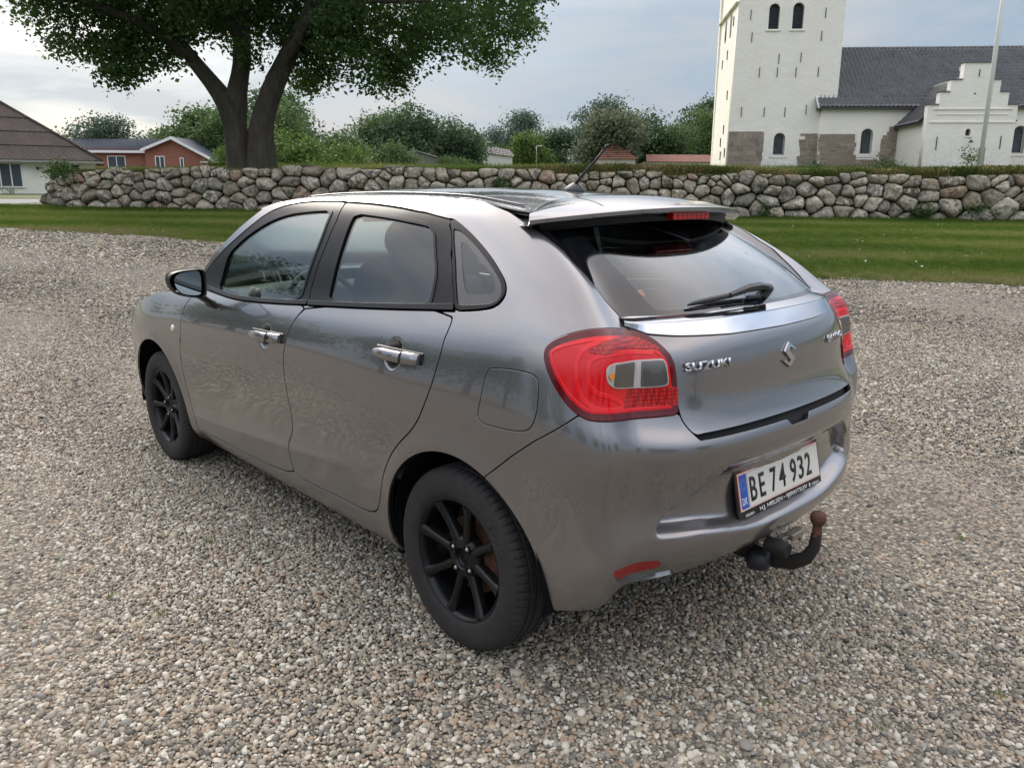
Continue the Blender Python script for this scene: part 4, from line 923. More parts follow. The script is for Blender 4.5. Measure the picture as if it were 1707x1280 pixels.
def build_ground():
    rng=np.random.default_rng(7)
    # colours of the pebbles
    PEB=[(0.,(0.037,0.033,0.031)),(.10,(0.086,0.081,0.067)),(.22,(0.181,0.155,0.114)),(.40,(0.282,0.243,0.182)),(.52,(0.362,0.291,0.194)),(.61,(0.209,0.198,0.173)),(.72,(0.416,0.362,0.274)),(.83,(0.308,0.191,0.110)),(.88,(0.483,0.428,0.335)),(1.,(0.590,0.553,0.463))]
    t=NT('gravel_bed'); o=t.obj()
    v=t.n('TexVoronoi'); v.inputs['Scale'].default_value=52; t.l(o,v.inputs['Vector']); v2=t.n('TexVoronoi'); v2.inputs['Scale'].default_value=105; t.l(o,v2.inputs['Vector'])
    def rnd(vo): 
        s_=t.n('SeparateColor'); t.l(vo.outputs['Color'],s_.inputs[0]); return s_.outputs[0]
    c1=t.ramp(rnd(v),PEB,'LINEAR'); c2=t.ramp(rnd(v2),PEB)
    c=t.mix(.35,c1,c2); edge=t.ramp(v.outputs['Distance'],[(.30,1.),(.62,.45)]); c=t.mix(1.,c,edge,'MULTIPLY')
    patch=t.ramp(t.noise(o,.55,5,.6),[(.35,.82),(.65,1.08)]); c=t.mix(1.,c,patch,'MULTIPLY')
    dirt=t.ramp(t.noise(o,1.7,6,.65),[(.60,0.),(.72,.45)]); c=t.mix(dirt,c,(.20,.165,.12))
    h=t.math('ADD',t.math('MULTIPLY',v.outputs['Distance'],-1.),t.math('MULTIPLY',v2.outputs['Distance'],-.4))
    t.set(Base_Color=c,Roughness=.8,Normal=t.bump(h,.9,.012)); gm=t.m
    xs=np.concatenate([np.arange(-140,-40,10),np.arange(-40,-16,2),np.arange(-16,16,.5),np.arange(16,40,2),np.arange(40,141,10)]); ys=np.concatenate([np.arange(-120,-10,10),np.arange(-10,0,1.),np.arange(0,26,.4),np.arange(26,60,2),np.arange(60,601,15)])
    X,Y=np.meshgrid(xs,ys); Z=terr(X,Y)+.012*np.sin(X*1.3+Y*.7)*np.cos(Y*.9-X*.4)*(Y>1)
    n=len(xs); i,j=np.mgrid[0:len(ys)-1,0:n-1]; a=i*n+j; F=np.stack([a,a+1,a+n+1,a+n],-1).reshape(-1,4)
    g=link('gravel_ground',npmesh('gravel_ground',np.stack([X,Y,Z],-1).reshape(-1,3),F,smooth=True),gm,kind='structure'); put(g)
    # lawn between gravel and wall (and the land beyond)
    t=NT('lawn_soil'); o=t.obj(); nz=t.noise(o,.35,6,.6); n2=t.noise(o,9,5,.7)
    c=t.ramp(nz,[(.3,(.08,.105,.03)),(.5,(.105,.135,.04)),(.7,(.145,.155,.06))]); c=t.mix(t.ramp(n2,[(.35,0.),(.75,.6)]),c,(.10,.11,.045))
    t.set(Base_Color=c,Roughness=.95,Normal=t.bump(t.noise(o,60,3,.7),.6,.03)); lm=t.m
    exs=np.arange(-40,40.1,.4); rows=[]
    fr=np.linspace(0,1,30)
    V=[]
    for f in fr:
        jit=.10*np.sin(exs*3.1)+.07*np.sin(exs*7.7+1)+.05*np.sin(exs*17.)
        y0=edge_y(exs)+jit; y1=wally(exs)+.9; y=y0+(y1-y0)*f; V.append(np.stack([exs,y,terr(exs,y)+.006+.02*np.minimum(1,f*6)+.05*np.clip((f-.9)*10,0,1)],-1))
    V=np.array(V); m_=len(exs); i,j=np.mgrid[0:29,0:m_-1]; a=i*m_+j; F=np.stack([a,a+1,a+m_+1,a+m_],-1).reshape(-1,4)
    F=F[np.abs(V.reshape(-1,3)[F[:,0],0]+13)<60]
    lw=link('lawn',npmesh('lawn',V.reshape(-1,3),F,smooth=True),lm,kind='structure'); put(lw)
    # land left of and behind the wall
    xs=np.arange(-140,141,4.); ys=np.concatenate([np.arange(36,110,3.),np.arange(110,601,20)]); X,Y=np.meshgrid(xs,ys); Z=terr(X,Y)+.02+.4*np.sin(X*.05)*np.clip((Y-60)/60,0,1)
    n=len(xs); i,j=np.mgrid[0:len(ys)-1,0:n-1]; a=i*n+j; F=np.stack([a,a+1,a+n+1,a+n],-1).reshape(-1,4)
    put(link('field',npmesh('field',np.stack([X,Y,Z],-1).reshape(-1,3),F,smooth=True),lm,kind='structure'))
    # churchyard plateau behind the wall
    xs=np.arange(-14.2,80,.9); fr=np.concatenate([np.linspace(0,6,12),np.linspace(7,75,40)]); V=[]
    for f in fr: y=wally(xs)+.45+f; x2=xs+np.where(xs<-13,0,0); V.append(np.stack([x2-(.12*f)*(xs<-13.5),y,yard(xs,y)+.03*np.sin(xs*2.3+f)],-1))
    V=np.array(V); m_=len(xs); i,j=np.mgrid[0:len(fr)-1,0:m_-1]; a=i*m_+j; F=np.stack([a,a+1,a+m_+1,a+m_],-1).reshape(-1,4)
    put(link('churchyard_ground',npmesh('churchyard_ground',V.reshape(-1,3),F,smooth=True),lm,kind='structure'))
    # village road at the left
    t=NT('asphalt'); o=t.obj(); t.set(Base_Color=t.ramp(t.noise(o,30,4,.6),[(.3,(.17,.17,.168)),(.7,(.25,.25,.245))]),Roughness=.9); 
    m=MB(); pts=[(-60,30),(-30,27.5),(-19,26.6),(-15.6,27.6),(-15.4,40),(-15.4,60)]; L=[];
    rd=[(-70,26.6,-70,33),(-40,25.6,-40,32),(-24,24.9,-24,31.5),(-19.5,25.2,-21,32),(-17,26.4,-18.5,33),(-16.2,29,-18.2,36),(-16.6,40,-19.4,42),(-18,60,-21,60)]
    m.grid([[(a,b,float(terr(a,b))+.026),((a+c)/2,(b+d)/2,float(terr(0,(b+d)/2))+.04),(c,d,float(terr(c,d))+.026)] for a,b,c,d in rd]); m.f=[f[::-1] for f in m.f]; put(m.build('road',t.m,smooth=True,kind='structure'))
    # ---- pebbles: real stones where the photo shows them one by one ----
    def pebble(seed,sub=2):
        bm=bmesh.new(); bmesh.ops.create_icosphere(bm,subdivisions=sub,radius=1); r=np.random.default_rng(seed); a=r.normal(size=(5,3)); 
        for v in bm.verts:
            c=v.co.copy(); k=1.
            for q in a: q=q/np.linalg.norm(q); d=c.x*q[0]+c.y*q[1]+c.z*q[2]; k-=.22*max(0,d-.55)
            v.co=c*k*(1+.05*r.normal())
        me=bpy.data.meshes.new('pebble'); bm.to_mesh(me); bm.free(); me.polygons.foreach_set('use_smooth',[True]*len(me.polygons)); return me
    t=NT('pebble_stone'); at=t.n('Attribute'); at.attribute_type='INSTANCER'; at.attribute_name='tone'; o=t.obj()
    c=t.ramp(at.outputs['Fac'],PEB); c=t.mix(t.ramp(t.noise(o,2.5,3,.6),[(.4,0.),(.7,.35)]),c,(.30,.27,.23)); t.set(Base_Color=c,Roughness=.62); pm=t.m
    protos=[]
    for k in range(5):
        me=pebble(k,2 if k<4 else 1); me.materials.append(pm); protos.append(me)
    P=[]
    def zone(y0,y1,sp,s0,s1,marg=.8):
        ys=np.arange(y0,y1,sp); 
        for yv in ys:
            hw=.69*yv+marg; xs=np.arange(-hw,hw,sp); P.append(np.stack([xs+rng.uniform(-.5,.5,len(xs))*sp,np.full(len(xs),yv)+rng.uniform(-.5,.5,len(xs))*sp,np.exp(rng.normal(math.log((s0+s1)/2),.33,len(xs))).clip(s0*.6,s1*1.6)],-1))
    zone(1.15,4.3,.0112,.0046,.0080); zone(4.3,8.5,.0165,.0058,.0095,.6); zone(8.5,13.5,.032,.008,.014,.5); zone(13.5,19,.06,.014,.022,.4)
    P=np.concatenate(P); P=P[P[:,1]<edge_y(P[:,0])-.05+rng.normal(0,.08,len(P))]
    n=len(P); big=rng.random(n)<.006; P[big,2]*=1.7
    z=terr(P[:,0],P[:,1])+P[:,2]*(.05+.55*rng.random(n)**2)
    tone=rng.random(n); pn=np.sin(P[:,0]*2.1+1)*np.sin(P[:,1]*1.7)*.05+.06*np.sin(P[:,0]*.55+P[:,1]*.9)-.07*np.exp(-((np.sin(P[:,0]*.9-P[:,1]*.45+.6*np.sin(P[:,1]*.4))-.9)/.12)**2); tone=np.clip(tone+pn,0,1)
    for k in range(5):
        sel=np.where(np.arange(n)%5==k)[0]
        me=npmesh('pebbles',np.stack([P[sel,0],P[sel,1],z[sel]],-1),np.zeros((0,3)),attrs={
            'tone':('POINT','FLOAT',tone[sel]),
            'sc':('POINT','FLOAT_VECTOR',np.stack([P[sel,2]*rng.uniform(.9,1.45,len(sel)),P[sel,2]*rng.uniform(.75,1.1,len(sel)),P[sel,2]*rng.uniform(.45,.8,len(sel))],-1)),
            'rot':('POINT','FLOAT_VECTOR',np.stack([rng.normal(0,.3,len(sel)),rng.normal(0,.3,len(sel)),rng.uniform(0,6.28,len(sel))],-1))})
        ob=link('gravel',me,None,kind='stuff'); put(ob)
        if k==0: tag(ob,'loose grey, tan and white pebbles covering the whole yard around the car','gravel')
        else: tag(ob,'loose grey, tan and white pebbles covering the whole yard around the car','gravel')
        tag(ob,group='loose pebbles of the yard'); scatter(ob,protos[k])
def scatter(ob,proto_me,mat=None):
    """geometry nodes: one instance of proto_me on every vertex, using the point attributes sc and rot"""
    po=bpy.data.objects.get('_'+proto_me.name) 
    ng=bpy.data.node_groups.new('scatter','GeometryNodeTree'); ng.interface.new_socket('Geometry',in_out='INPUT',socket_type='NodeSocketGeometry'); ng.interface.new_socket('Geometry',in_out='OUTPUT',socket_type='NodeSocketGeometry')
    n=ng.nodes; l=ng.links; gi=n.new('NodeGroupInput'); go=n.new('NodeGroupOutput'); ip=n.new('GeometryNodeInstanceOnPoints')
    mp=n.new('GeometryNodeMeshToPoints'); l.new(gi.outputs[0],mp.inputs[0])
    # the prototype mesh travels inside the same object as a second part of the mesh: use an object input instead
    oi=n.new('GeometryNodeObjectInfo'); oi.inputs['Object'].default_value=proto_object(proto_me); oi.transform_space='ORIGINAL'
    def attr(nm,typ='FLOAT_VECTOR'):
        a=n.new('GeometryNodeInputNamedAttribute'); a.data_type=typ; a.inputs[0].default_value=nm; return a.outputs[0]
    l.new(mp.outputs[0],ip.inputs['Points']); l.new(oi.outputs['Geometry'],ip.inputs['Instance']); l.new(attr('sc'),ip.inputs['Scale'])
    er=n.new('FunctionNodeEulerToRotation'); l.new(attr('rot'),er.inputs[0]); l.new(er.outputs[0],ip.inputs['Rotation']); l.new(ip.outputs[0],go.inputs[0])
    md=ob.modifiers.new('scatter','NODES'); md.node_group=ng
PROTO={}
def proto_object(me):
    """prototype kept out of the scene; only its instances are seen"""
    if me.name not in PROTO: PROTO[me.name]=bpy.data.objects.new(me.name+'_source',me)
    return PROTO[me.name]
def blades(seed,n,h,w,spread,bend,seg=2,heads=0):
    r=np.random.default_rng(seed); V=[];F=[]
    for i in range(n):
        a=r.uniform(0,6.28); d=r.uniform(0,1)**.5*spread; x,y=d*math.cos(a),d*math.sin(a); hh=h*r.uniform(.55,1.15); b=r.uniform(0,6.28); bx,by=math.cos(b)*bend*hh*r.uniform(.2,1),math.sin(b)*bend*hh*r.uniform(.2,1); c=r.uniform(0,3.14); wx,wy=math.cos(c)*w/2,math.sin(c)*w/2
        k=len(V); V+=[(x-wx,y-wy,0),(x+wx,y+wy,0),(x+bx*.35-wx*.8,y+by*.35-wy*.8,hh*.55),(x+bx*.35+wx*.8,y+by*.35+wy*.8,hh*.55),(x+bx,y+by,hh)]; F+=[(k,k+1,k+3),(k,k+3,k+2),(k+2,k+3,k+4)]
        if heads and r.random()<heads:
            k=len(V); q=w*2.2; V+=[(x+bx-q,y+by,hh*.86),(x+bx+q,y+by,hh*.86),(x+bx,y+by+q,hh*.9),(x+bx*1.05,y+by*1.05,hh*1.12)]; F+=[(k,k+1,k+3),(k,k+2,k+3),(k+1,k+2,k+3)]
    return npmesh('tuft',V,F)
def grassmat(name,stops,tr=.35):
    t=NT(name); at=t.n('Attribute'); at.attribute_type='INSTANCER'; at.attribute_name='tone'; c=t.ramp(at.outputs['Fac'],stops)
    t.t.nodes.remove(t.b); d=t.n('BsdfDiffuse'); r=t.n('BsdfTranslucent'); mx=t.n('MixShader'); mx.inputs[0].default_value=tr
    t.l(c,d.inputs[0]); t.l(c,r.inputs[0]); t.l(d.outputs[0],mx.inputs[1]); t.l(r.outputs[0],mx.inputs[2]); t.l(mx.outputs[0],t.o.inputs[0]); return t.m
def points(name,X,Y,Z,S,tone,rng,proto,label,cat,sx=1.,tilt=.12,**kw):
    n=len(X); me=npmesh(name,np.stack([X,Y,Z],-1),np.zeros((0,3)),attrs={'tone':('POINT','FLOAT',np.clip(tone,0,1)),'sc':('POINT','FLOAT_VECTOR',np.stack([S*sx,S*sx,S],-1)),'rot':('POINT','FLOAT_VECTOR',np.stack([rng.normal(0,tilt,n),rng.normal(0,tilt,n),rng.uniform(0,6.28,n)],-1))})
    o=link(name,me,None,kind='stuff',label=label,cat=cat,**kw); put(o); scatter(o,proto); return o
def build_grass():
    rng=np.random.default_rng(21)
    gm=grassmat('lawn_grass',[(0,(.065,.115,.022)),(.35,(.12,.175,.036)),(.6,(.18,.225,.055)),(.85,(.24,.235,.09)),(1,(.32,.27,.15))])
    # mown lawn
    N=95000; X=rng.uniform(-17,17,N*2); Y=rng.uniform(8,26,N*2); k=(Y>edge_y(X)+.02+.10*np.sin(X*3.1)+.07*np.sin(X*7.7+1)+rng.normal(0,.07,N*2))&(Y<wally(X)+.1)&(np.abs(X)<.70*Y+.8)
    X,Y=X[k][:N],Y[k][:N]
    stripe=.16*np.sin((Y-wally(X))*2.6+.25*np.sin(X*.8)); patch=.22*np.sin(X*.9+1.3*np.sin(Y*.7))*np.sin(Y*1.1+X*.3)
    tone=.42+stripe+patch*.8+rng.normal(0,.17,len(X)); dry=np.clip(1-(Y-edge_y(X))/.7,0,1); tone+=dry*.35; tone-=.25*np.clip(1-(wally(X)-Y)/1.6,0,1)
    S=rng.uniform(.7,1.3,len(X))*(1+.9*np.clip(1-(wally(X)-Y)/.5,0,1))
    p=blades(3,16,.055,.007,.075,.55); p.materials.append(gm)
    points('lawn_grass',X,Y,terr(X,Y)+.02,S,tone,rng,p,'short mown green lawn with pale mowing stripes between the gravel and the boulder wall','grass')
    # daisies
    t=simple('daisy_white',(.8,.8,.74),.7); m=MB(); m.lathe([(.0001,.045),(.010,.046),(.016,.043)],7); m.tube([(0,0,0),(0,0,.044)],.0015,3); pr=m.mesh('daisy'); pr.materials.append(t)
    cx=rng.uniform(-16,16,46); cy=rng.uniform(10,25,46); X=np.concatenate([a+rng.normal(0,.35,n) for a,n in zip(cx,rng.integers(2,12,46))]); Y=np.concatenate([np.repeat(b,1) for b in [0]])[:0]
    X=[];Y=[]
    for a,b in zip(cx,cy):
        q=rng.integers(1,9); X+=list(a+rng.normal(0,.30,q)); Y+=list(b+rng.normal(0,.30,q))
    X=np.array(X+list(rng.uniform(4,16,60)));Y=np.array(Y+list(rng.uniform(12,22,60))); k=(Y>edge_y(X)+.5)&(Y<wally(X)-.2); X,Y=X[k],Y[k]
    points('daisies',X,Y,terr(X,Y)+.02,rng.uniform(.7,1.3,len(X)),0*X,rng,pr,'small white daisies dotted over the lawn','flowers')
    # long grass on the wall
    tm=grassmat('long_grass',[(0,(.07,.115,.03)),(.3,(.12,.16,.045)),(.55,(.19,.20,.07)),(.8,(.30,.25,.11)),(1,(.42,.34,.19))],.4)
    N=15000; X=rng.uniform(-14.6,17.5,N); d=np.abs(rng.normal(0,.55,N)); Y=wally(X)+.18+d
    hgt=np.interp(X,[-15,-12,-6,-3,0,3,5.5,8,12,14,17],[.5,.5,.55,.7,.95,1.35,1.25,.75,1.1,1.3,1.2])
    Z=yard(X,Y)-.03-.10*np.clip(.35-d,0,.35)
    patch=.25*np.sin(X*1.9)+.2*np.sin(X*4.7+2); tone=.45+patch*.7+rng.normal(0,.2,N)+.15*(X>1.5)*(X<8)
    pr=blades(5,14,.20,.007,.12,.45,heads=.30); pr.materials.append(tm)
    points('long_grass',X,Y,Z,hgt*rng.uniform(.6,1.3,N),tone,rng,pr,'long uncut grass with yellow seed heads along the top of the boulder wall','grass')
    N=14000; X=rng.uniform(-14,34,N); Y=wally(X)+1.5+rng.uniform(0,1,N)**1.3*24; pr2=blades(6,14,.22,.012,.22,.4,heads=.2); pr2.materials.append(tm)
    points('churchyard_grass',X,Y,yard(X,Y)-.02,rng.uniform(.6,1.2,N)*(1+.6*(Y>40)),.30+.2*np.sin(X*.7)+rng.normal(0,.15,N),rng,pr2,'rough grass of the churchyard behind the wall','grass')
    # seeds on gravel: few green weeds
    N=260; X=rng.uniform(-5,6,N); Y=rng.uniform(1.5,11,N); k=Y<edge_y(X); wd=blades(8,9,.022,.004,.02,.8); wd.materials.append(gm)
    points('weeds',X[k],Y[k],terr(X[k],Y[k])+.006,rng.uniform(.5,1.3,k.sum()),rng.uniform(.3,.7,k.sum()),rng,wd,'tiny green weeds sprouting between the pebbles','weeds')
# ===================================================== BOULDER WALL =====================================================
def clip_poly(P,a,b,c):
    """keep a*x+b*y<=c"""
    out=[]; n=len(P)
    for i in range(n):
        p,q=P[i],P[(i+1)%n]; fp=a*p[0]+b*p[1]-c; fq=a*q[0]+b*q[1]-c
        if fp<=0: out.append(p)
        if (fp<0<fq) or (fq<0<fp): t_=fp/(fp-fq); out.append((p[0]+(q[0]-p[0])*t_,p[1]+(q[1]-p[1])*t_))
    return out
def corner_cut(p,r):
    q=np.roll(p,-1,0); return np.stack([(1-r)*p+r*q,r*p+(1-r)*q],1).reshape(-1,2)
def build_wall():
    rng=np.random.default_rng(11)
    U=np.array([WALL_B[0]-WALL_A[0],WALL_B[1]-WALL_A[1]]); L=float(np.hypot(*U)); U/=L; 
    root=place('boulder_wall',(WALL_A[0]+WALL_B[0])/2,(WALL_A[1]+WALL_B[1])/2,.6,label='long dry-laid churchyard wall of lichen-spotted grey boulders behind the car',cat='stone wall')
    RC=.9
    def path(u):
        """u along the wall, negative round the rounded left end; returns point and outward normal (towards viewer)"""
        nx,ny=U[1],-U[0]
        if u>=0: return WALL_A[0]+U[0]*u,WALL_A[1]+U[1]*u,nx,ny
        cx,cy=WALL_A[0]-nx*RC,WALL_A[1]-ny*RC; a=u/RC
        if a>-math.pi/2: c,s_=math.cos(a),math.sin(a); ox,oy=nx*c+ny*(-s_)*-1*-1,ny*c+nx*s_*1; 
        if a>-math.pi/2:
            # rotate the normal clockwise (towards the left)
            ox=nx*math.cos(-a)-(-ny)*0; th=a; ox=nx*math.cos(th)-ny*math.sin(th); oy=nx*math.sin(th)+ny*math.cos(th)
            return cx+ox*RC,cy+oy*RC,ox,oy
        th=-math.pi/2; ox=nx*math.cos(th)-ny*math.sin(th); oy=nx*math.sin(th)+ny*math.cos(th); e=-u-RC*math.pi/2
        return cx+ox*RC-U[0]*0+(-ny*0)+(-nx)*e*1., cy+oy*RC+(-ny)*e, ox,oy
    U0=-RC*math.pi/2-3.5
    def H(u): return float(np.interp(u,[U0,-1.2,0,.6,1.5,4,8,12,16,20,26,31,40],[1.05,.85,.95,1.10,1.2,1.27,1.33,1.33,1.27,1.25,1.25,1.30,1.30]))+.05*math.sin(u*1.9)+.04*math.sin(u*4.3+1)
    # seeds: courses with strongly varied widths, then one relaxation
    S=[]; z=-.08; 
    seeds=[]
    rowsH=[.34,.40,.36,.30]
    for r_,zc in enumerate((.10,.46,.82,1.14)):
        u=U0+rng.uniform(0,.3)
        while u<L+.5:
            w=float(np.clip(rng.normal((.74,.64,.50,.38)[r_],.28),.20,1.4)); cu=u+w/2
            seeds.append([cu,zc*H(cu)/1.27+rng.normal(0,.085)]); 
            if rng.random()<.24: seeds.append([u+rng.normal(0,.03),zc+rng.uniform(.12,.22)])
            u+=w
    seeds=np.array(seeds)
    def cells(seeds,ax=.82):
        out=[]; s_=seeds*[ax,1.]
        for i,p in enumerate(s_):
            h=H(seeds[i,0]); P=[(p[0]-1.2,-.12),(p[0]+1.2,-.12),(p[0]+1.2,h),(p[0]-1.2,h)]
            d=np.hypot(*(s_-p).T); 
            for j in np.argsort(d)[1:26]:
                q=s_[j]; a,b=q-p; c=(q@q-p@p)/2; P=clip_poly(P,a,b,c)
                if len(P)<3: break
            out.append(np.array([(x/ax,y) for x,y in P]) if len(P)>=3 else None)
        return out
    C=cells(seeds)
    for i,c in enumerate(C):
        if c is not None: seeds[i]=.65*seeds[i]+.35*c.mean(0)
    C=cells(seeds)
    t=NT('field_stone'); o=t.obj(); oi=t.n('ObjectInfo'); mp=t.n('VectorMath'); mp.operation='ADD'; cm=t.n('CombineXYZ'); 
    t.l(t.math('MULTIPLY',oi.outputs['Random'],37.),cm.inputs[0]); t.l(o,mp.inputs[0]); t.l(cm.outputs[0],mp.inputs[1]); v=mp.outputs[0]
    base=t.ramp(oi.outputs['Random'],[(0,(.18,.165,.14)),(.2,(.25,.235,.20)),(.4,(.34,.32,.28)),(.55,(.29,.24,.195)),(.7,(.22,.215,.20)),(.85,(.44,.42,.37)),(1,(.33,.24,.18))])
    grain=t.ramp(t.noise(v,55,5,.7),[(.3,.72),(.7,1.2)]); base=t.mix(1.,base,(1.12,1.02,.88),'MULTIPLY'); c=t.mix(1.,base,grain,'MULTIPLY')
    dark=t.ramp(t.noise(v,3.5,6,.7,dist=.6),[(.52,0.),(.60,.75)]); c=t.mix(dark,c,(.045,.043,.037))
    lich=t.ramp(t.noise(v,6.,8,.72,dist=.8),[(.50,0.),(.56,.9)]); amt=t.ramp(t.math('FRACT',t.math('MULTIPLY',oi.outputs['Random'],7.3)),[(.2,.25),(.9,1.)]); c=t.mix(t.math('MULTIPLY',lich,amt),c,(.64,.61,.50))
    spots=t.n('TexVoronoi'); spots.inputs['Scale'].default_value=14; t.l(v,spots.inputs['Vector']); c=t.mix(t.math('MULTIPLY',t.ramp(spots.outputs['Distance'],[(.10,.8),(.22,0.)]),amt),c,(.50,.50,.46))
    geo=t.n('NewGeometry'); sp=t.n('SeparateXYZ'); t.l(geo.outputs['Normal'],sp.inputs[0]); top=t.ramp(sp.outputs[2],[(.45,0.),(.85,.7)]); c=t.mix(t.math('MULTIPLY',top,t.ramp(t.noise(v,5,5,.7),[(.4,0.),(.6,1.)])),c,(.07,.08,.03))
    t.set(Base_Color=c,Roughness=.9,Normal=t.bump(t.noise(v,11,9,.72),.8,.06)); sm=t.m
    rows=0; cand=[]
    for i,c in enumerate(C):
        if c is None or len(c)<3: continue
        area=.5*abs(np.dot(c[:,0],np.roll(c[:,1],-1))-np.dot(c[:,1],np.roll(c[:,0],-1)))
        if area<.008: continue
        cand.append((i,c,area))
    # those the photo shows: u from -1.6 to ~31; keep the largest 300 as single parts
    vis=[x for x in cand if -2.2<x[1][:,0].mean()<31.5]; vis.sort(key=lambda x:-x[2]); single={x[0] for x in vis[:296]}
    restV=[];restF=[];nb=0
    for i,c,area in cand:
        ctr=c.mean(0); w,h=np.ptp(c,axis=0); gap=.007
        # shrink and round the corners by different amounts -> irregular boulders
        v_=c-ctr; rr=np.linalg.norm(v_,axis=1,keepdims=True); v_=v_*np.clip((rr-gap*1.2)/rr,.2,1); q=corner_cut(v_,.15); 
        k=rng.uniform(0,1)
        if k<.35: q=smooth_poly(q,1)
        else: q=corner_cut(q,.2)
        # resample to 18 points
        d=np.r_[0,np.cumsum(np.linalg.norm(np.diff(np.vstack([q,q[:1]]),axis=0),axis=1))]; qq=np.vstack([q,q[:1]]); m_=26; tt=np.linspace(0,d[-1],m_,endpoint=False); q=np.stack([np.interp(tt,d,qq[:,0]),np.interp(tt,d,qq[:,1])],-1)
        q*=(1+rng.normal(0,.022,(m_,1)))
        dep=min(w,h)*rng.uniform(.25,.55)+.03; set_=rng.normal(.02,.035)+ (.05 if area>.25 else 0); tiltx,tiltz=rng.normal(0,.10,2)
        px_,py_,nx,ny=path(float(ctr[0])); tx,ty=-ny,nx     # tangent along +u
        V=[]; lv=((-.22,.86),(-.10,.99),(0,1.0),(.42,.955),(.74,.84),(.94,.52))
        jag=rng.normal(0,.07,(3,2))
        cx_,cz_=rng.normal(0,.10,2)
        for off,k in lv:
            for a_,b_ in q:
                a2,b2=a_*k+cx_*w*(1-k),b_*k+cz_*h*(1-k); f=off*dep+ (a2*tiltx+b2*tiltz)*(off>0)
                f+= (.03*math.sin(a2*17+i)+.03*math.sin(b2*15+i*2.1)+.02*math.sin((a2+b2)*31+i))*(off>.2)*min(1,dep*4)
                V.append((a2,f,b2))
        V.append((cx_*w*.8,dep*1.0,cz_*h*.8)); n_=m_; F=[]
        for r in range(len(lv)-1): F+=[(r*n_+j,r*n_+(j+1)%n_,(r+1)*n_+(j+1)%n_,(r+1)*n_+j) for j in range(n_)]
        F+=[((len(lv)-1)*n_+j,(len(lv)-1)*n_+(j+1)%n_,len(lv)*n_) for j in range(n_)]
        zb=float(terr(0,py_-.2)); batter=-.14*ctr[1]
        # local stone axes -> site
        W_=[]
        for a_,f_,b_ in V:
            f2=f_+set_+batter
            W_.append((px_+tx*a_*1.0+nx*f2-root_off[0],py_+ty*a_+ny*f2-root_off[1],zb+ctr[1]+b_-.6)) if False else W_.append((tx*a_+nx*(f2),ty*a_+ny*(f2),b_))
        W_=np.array(W_); base_=np.array([px_-(WALL_A[0]+WALL_B[0])/2,py_-(WALL_A[1]+WALL_B[1])/2,zb+ctr[1]-.6])
        if i in single:
            me=bpy.data.meshes.new('stone'); me.from_pydata(W_.tolist(),[],F); me.polygons.foreach_set('use_smooth',[True]*len(F)); ob=link('stone',me,sm,root); ob.location=base_
        else:
            restV+=(W_+base_).tolist(); restF+=[tuple(nb+a for a in f) for f in F]; nb+=len(W_)
    if restV:
        me=bpy.data.meshes.new('small_stones'); me.from_pydata(restV,[],restF); me.polygons.foreach_set('use_smooth',[True]*len(restF)); link('small_stones',me,sm,root,kind='stuff')
    # packed earth core behind the joints and the turf lip
    m=MB(); em=NT('packed_earth'); o=em.obj(); em.set(Base_Color=em.ramp(em.noise(o,8,5,.7),[(.3,(.018,.017,.012)),(.7,(.05,.045,.03))]),Roughness=1.); G=[]
    for u in np.concatenate([np.linspace(U0,0,14),np.linspace(.5,L,60)]):
        x,y,nx,ny=path(float(u)); zb=float(terr(0,y)); h=H(u); cx_=(WALL_A[0]+WALL_B[0])/2; cy_=(WALL_A[1]+WALL_B[1])/2
        G.append([(x+nx*f-cx_,y+ny*f-cy_,zb+zz-.6) for f,zz in((-.06,-.3),(-.10,.4),(-.16,h*.8),(-.24,h-.03),(-.6,h+.0),(-1.3,h-.02))])
    m.grid(G); m.build('earth_core',em.m,root,smooth=True)
    # small plants against the wall: ferns and ivy tufts
    lf=leafmat('wall_plant_leaf',[(0,(.03,.07,.015)),(.6,(.06,.12,.025)),(1,(.11,.17,.04))])
    for ex,dz,s_,nm,lab in((-13.9,.95,.45,'shrub','dark green juniper-like shrub hanging over the left end of the boulder wall'),(11.4,.12,.30,'nettle_clump','green nettle clump at the foot of the boulder wall, left of the flagpole'),(12.95,.10,.34,'nettle_clump','green nettle clump at the foot of the boulder wall, right of the flagpole'),(-.35,.62,.34,'shrub','small green bush growing out of the boulder wall above the car roof'),(7.2,.05,.2,'nettle_clump','low weeds at the foot of the wall below the church tower')):
        V,F,A=leafcloud(np.random.default_rng(int(ex*10)+400),[(0,0,s_*.5,s_,s_*.5,s_*.8)],int(1500*s_),.075); yy=wally(ex)-.22
        pl=place(nm,ex,yy,float(terr(0,yy))+dz,label=lab,cat='plant'); link('foliage',npmesh(nm,V,F,{'tone':('POINT','FLOAT',A)}),lf,pl)
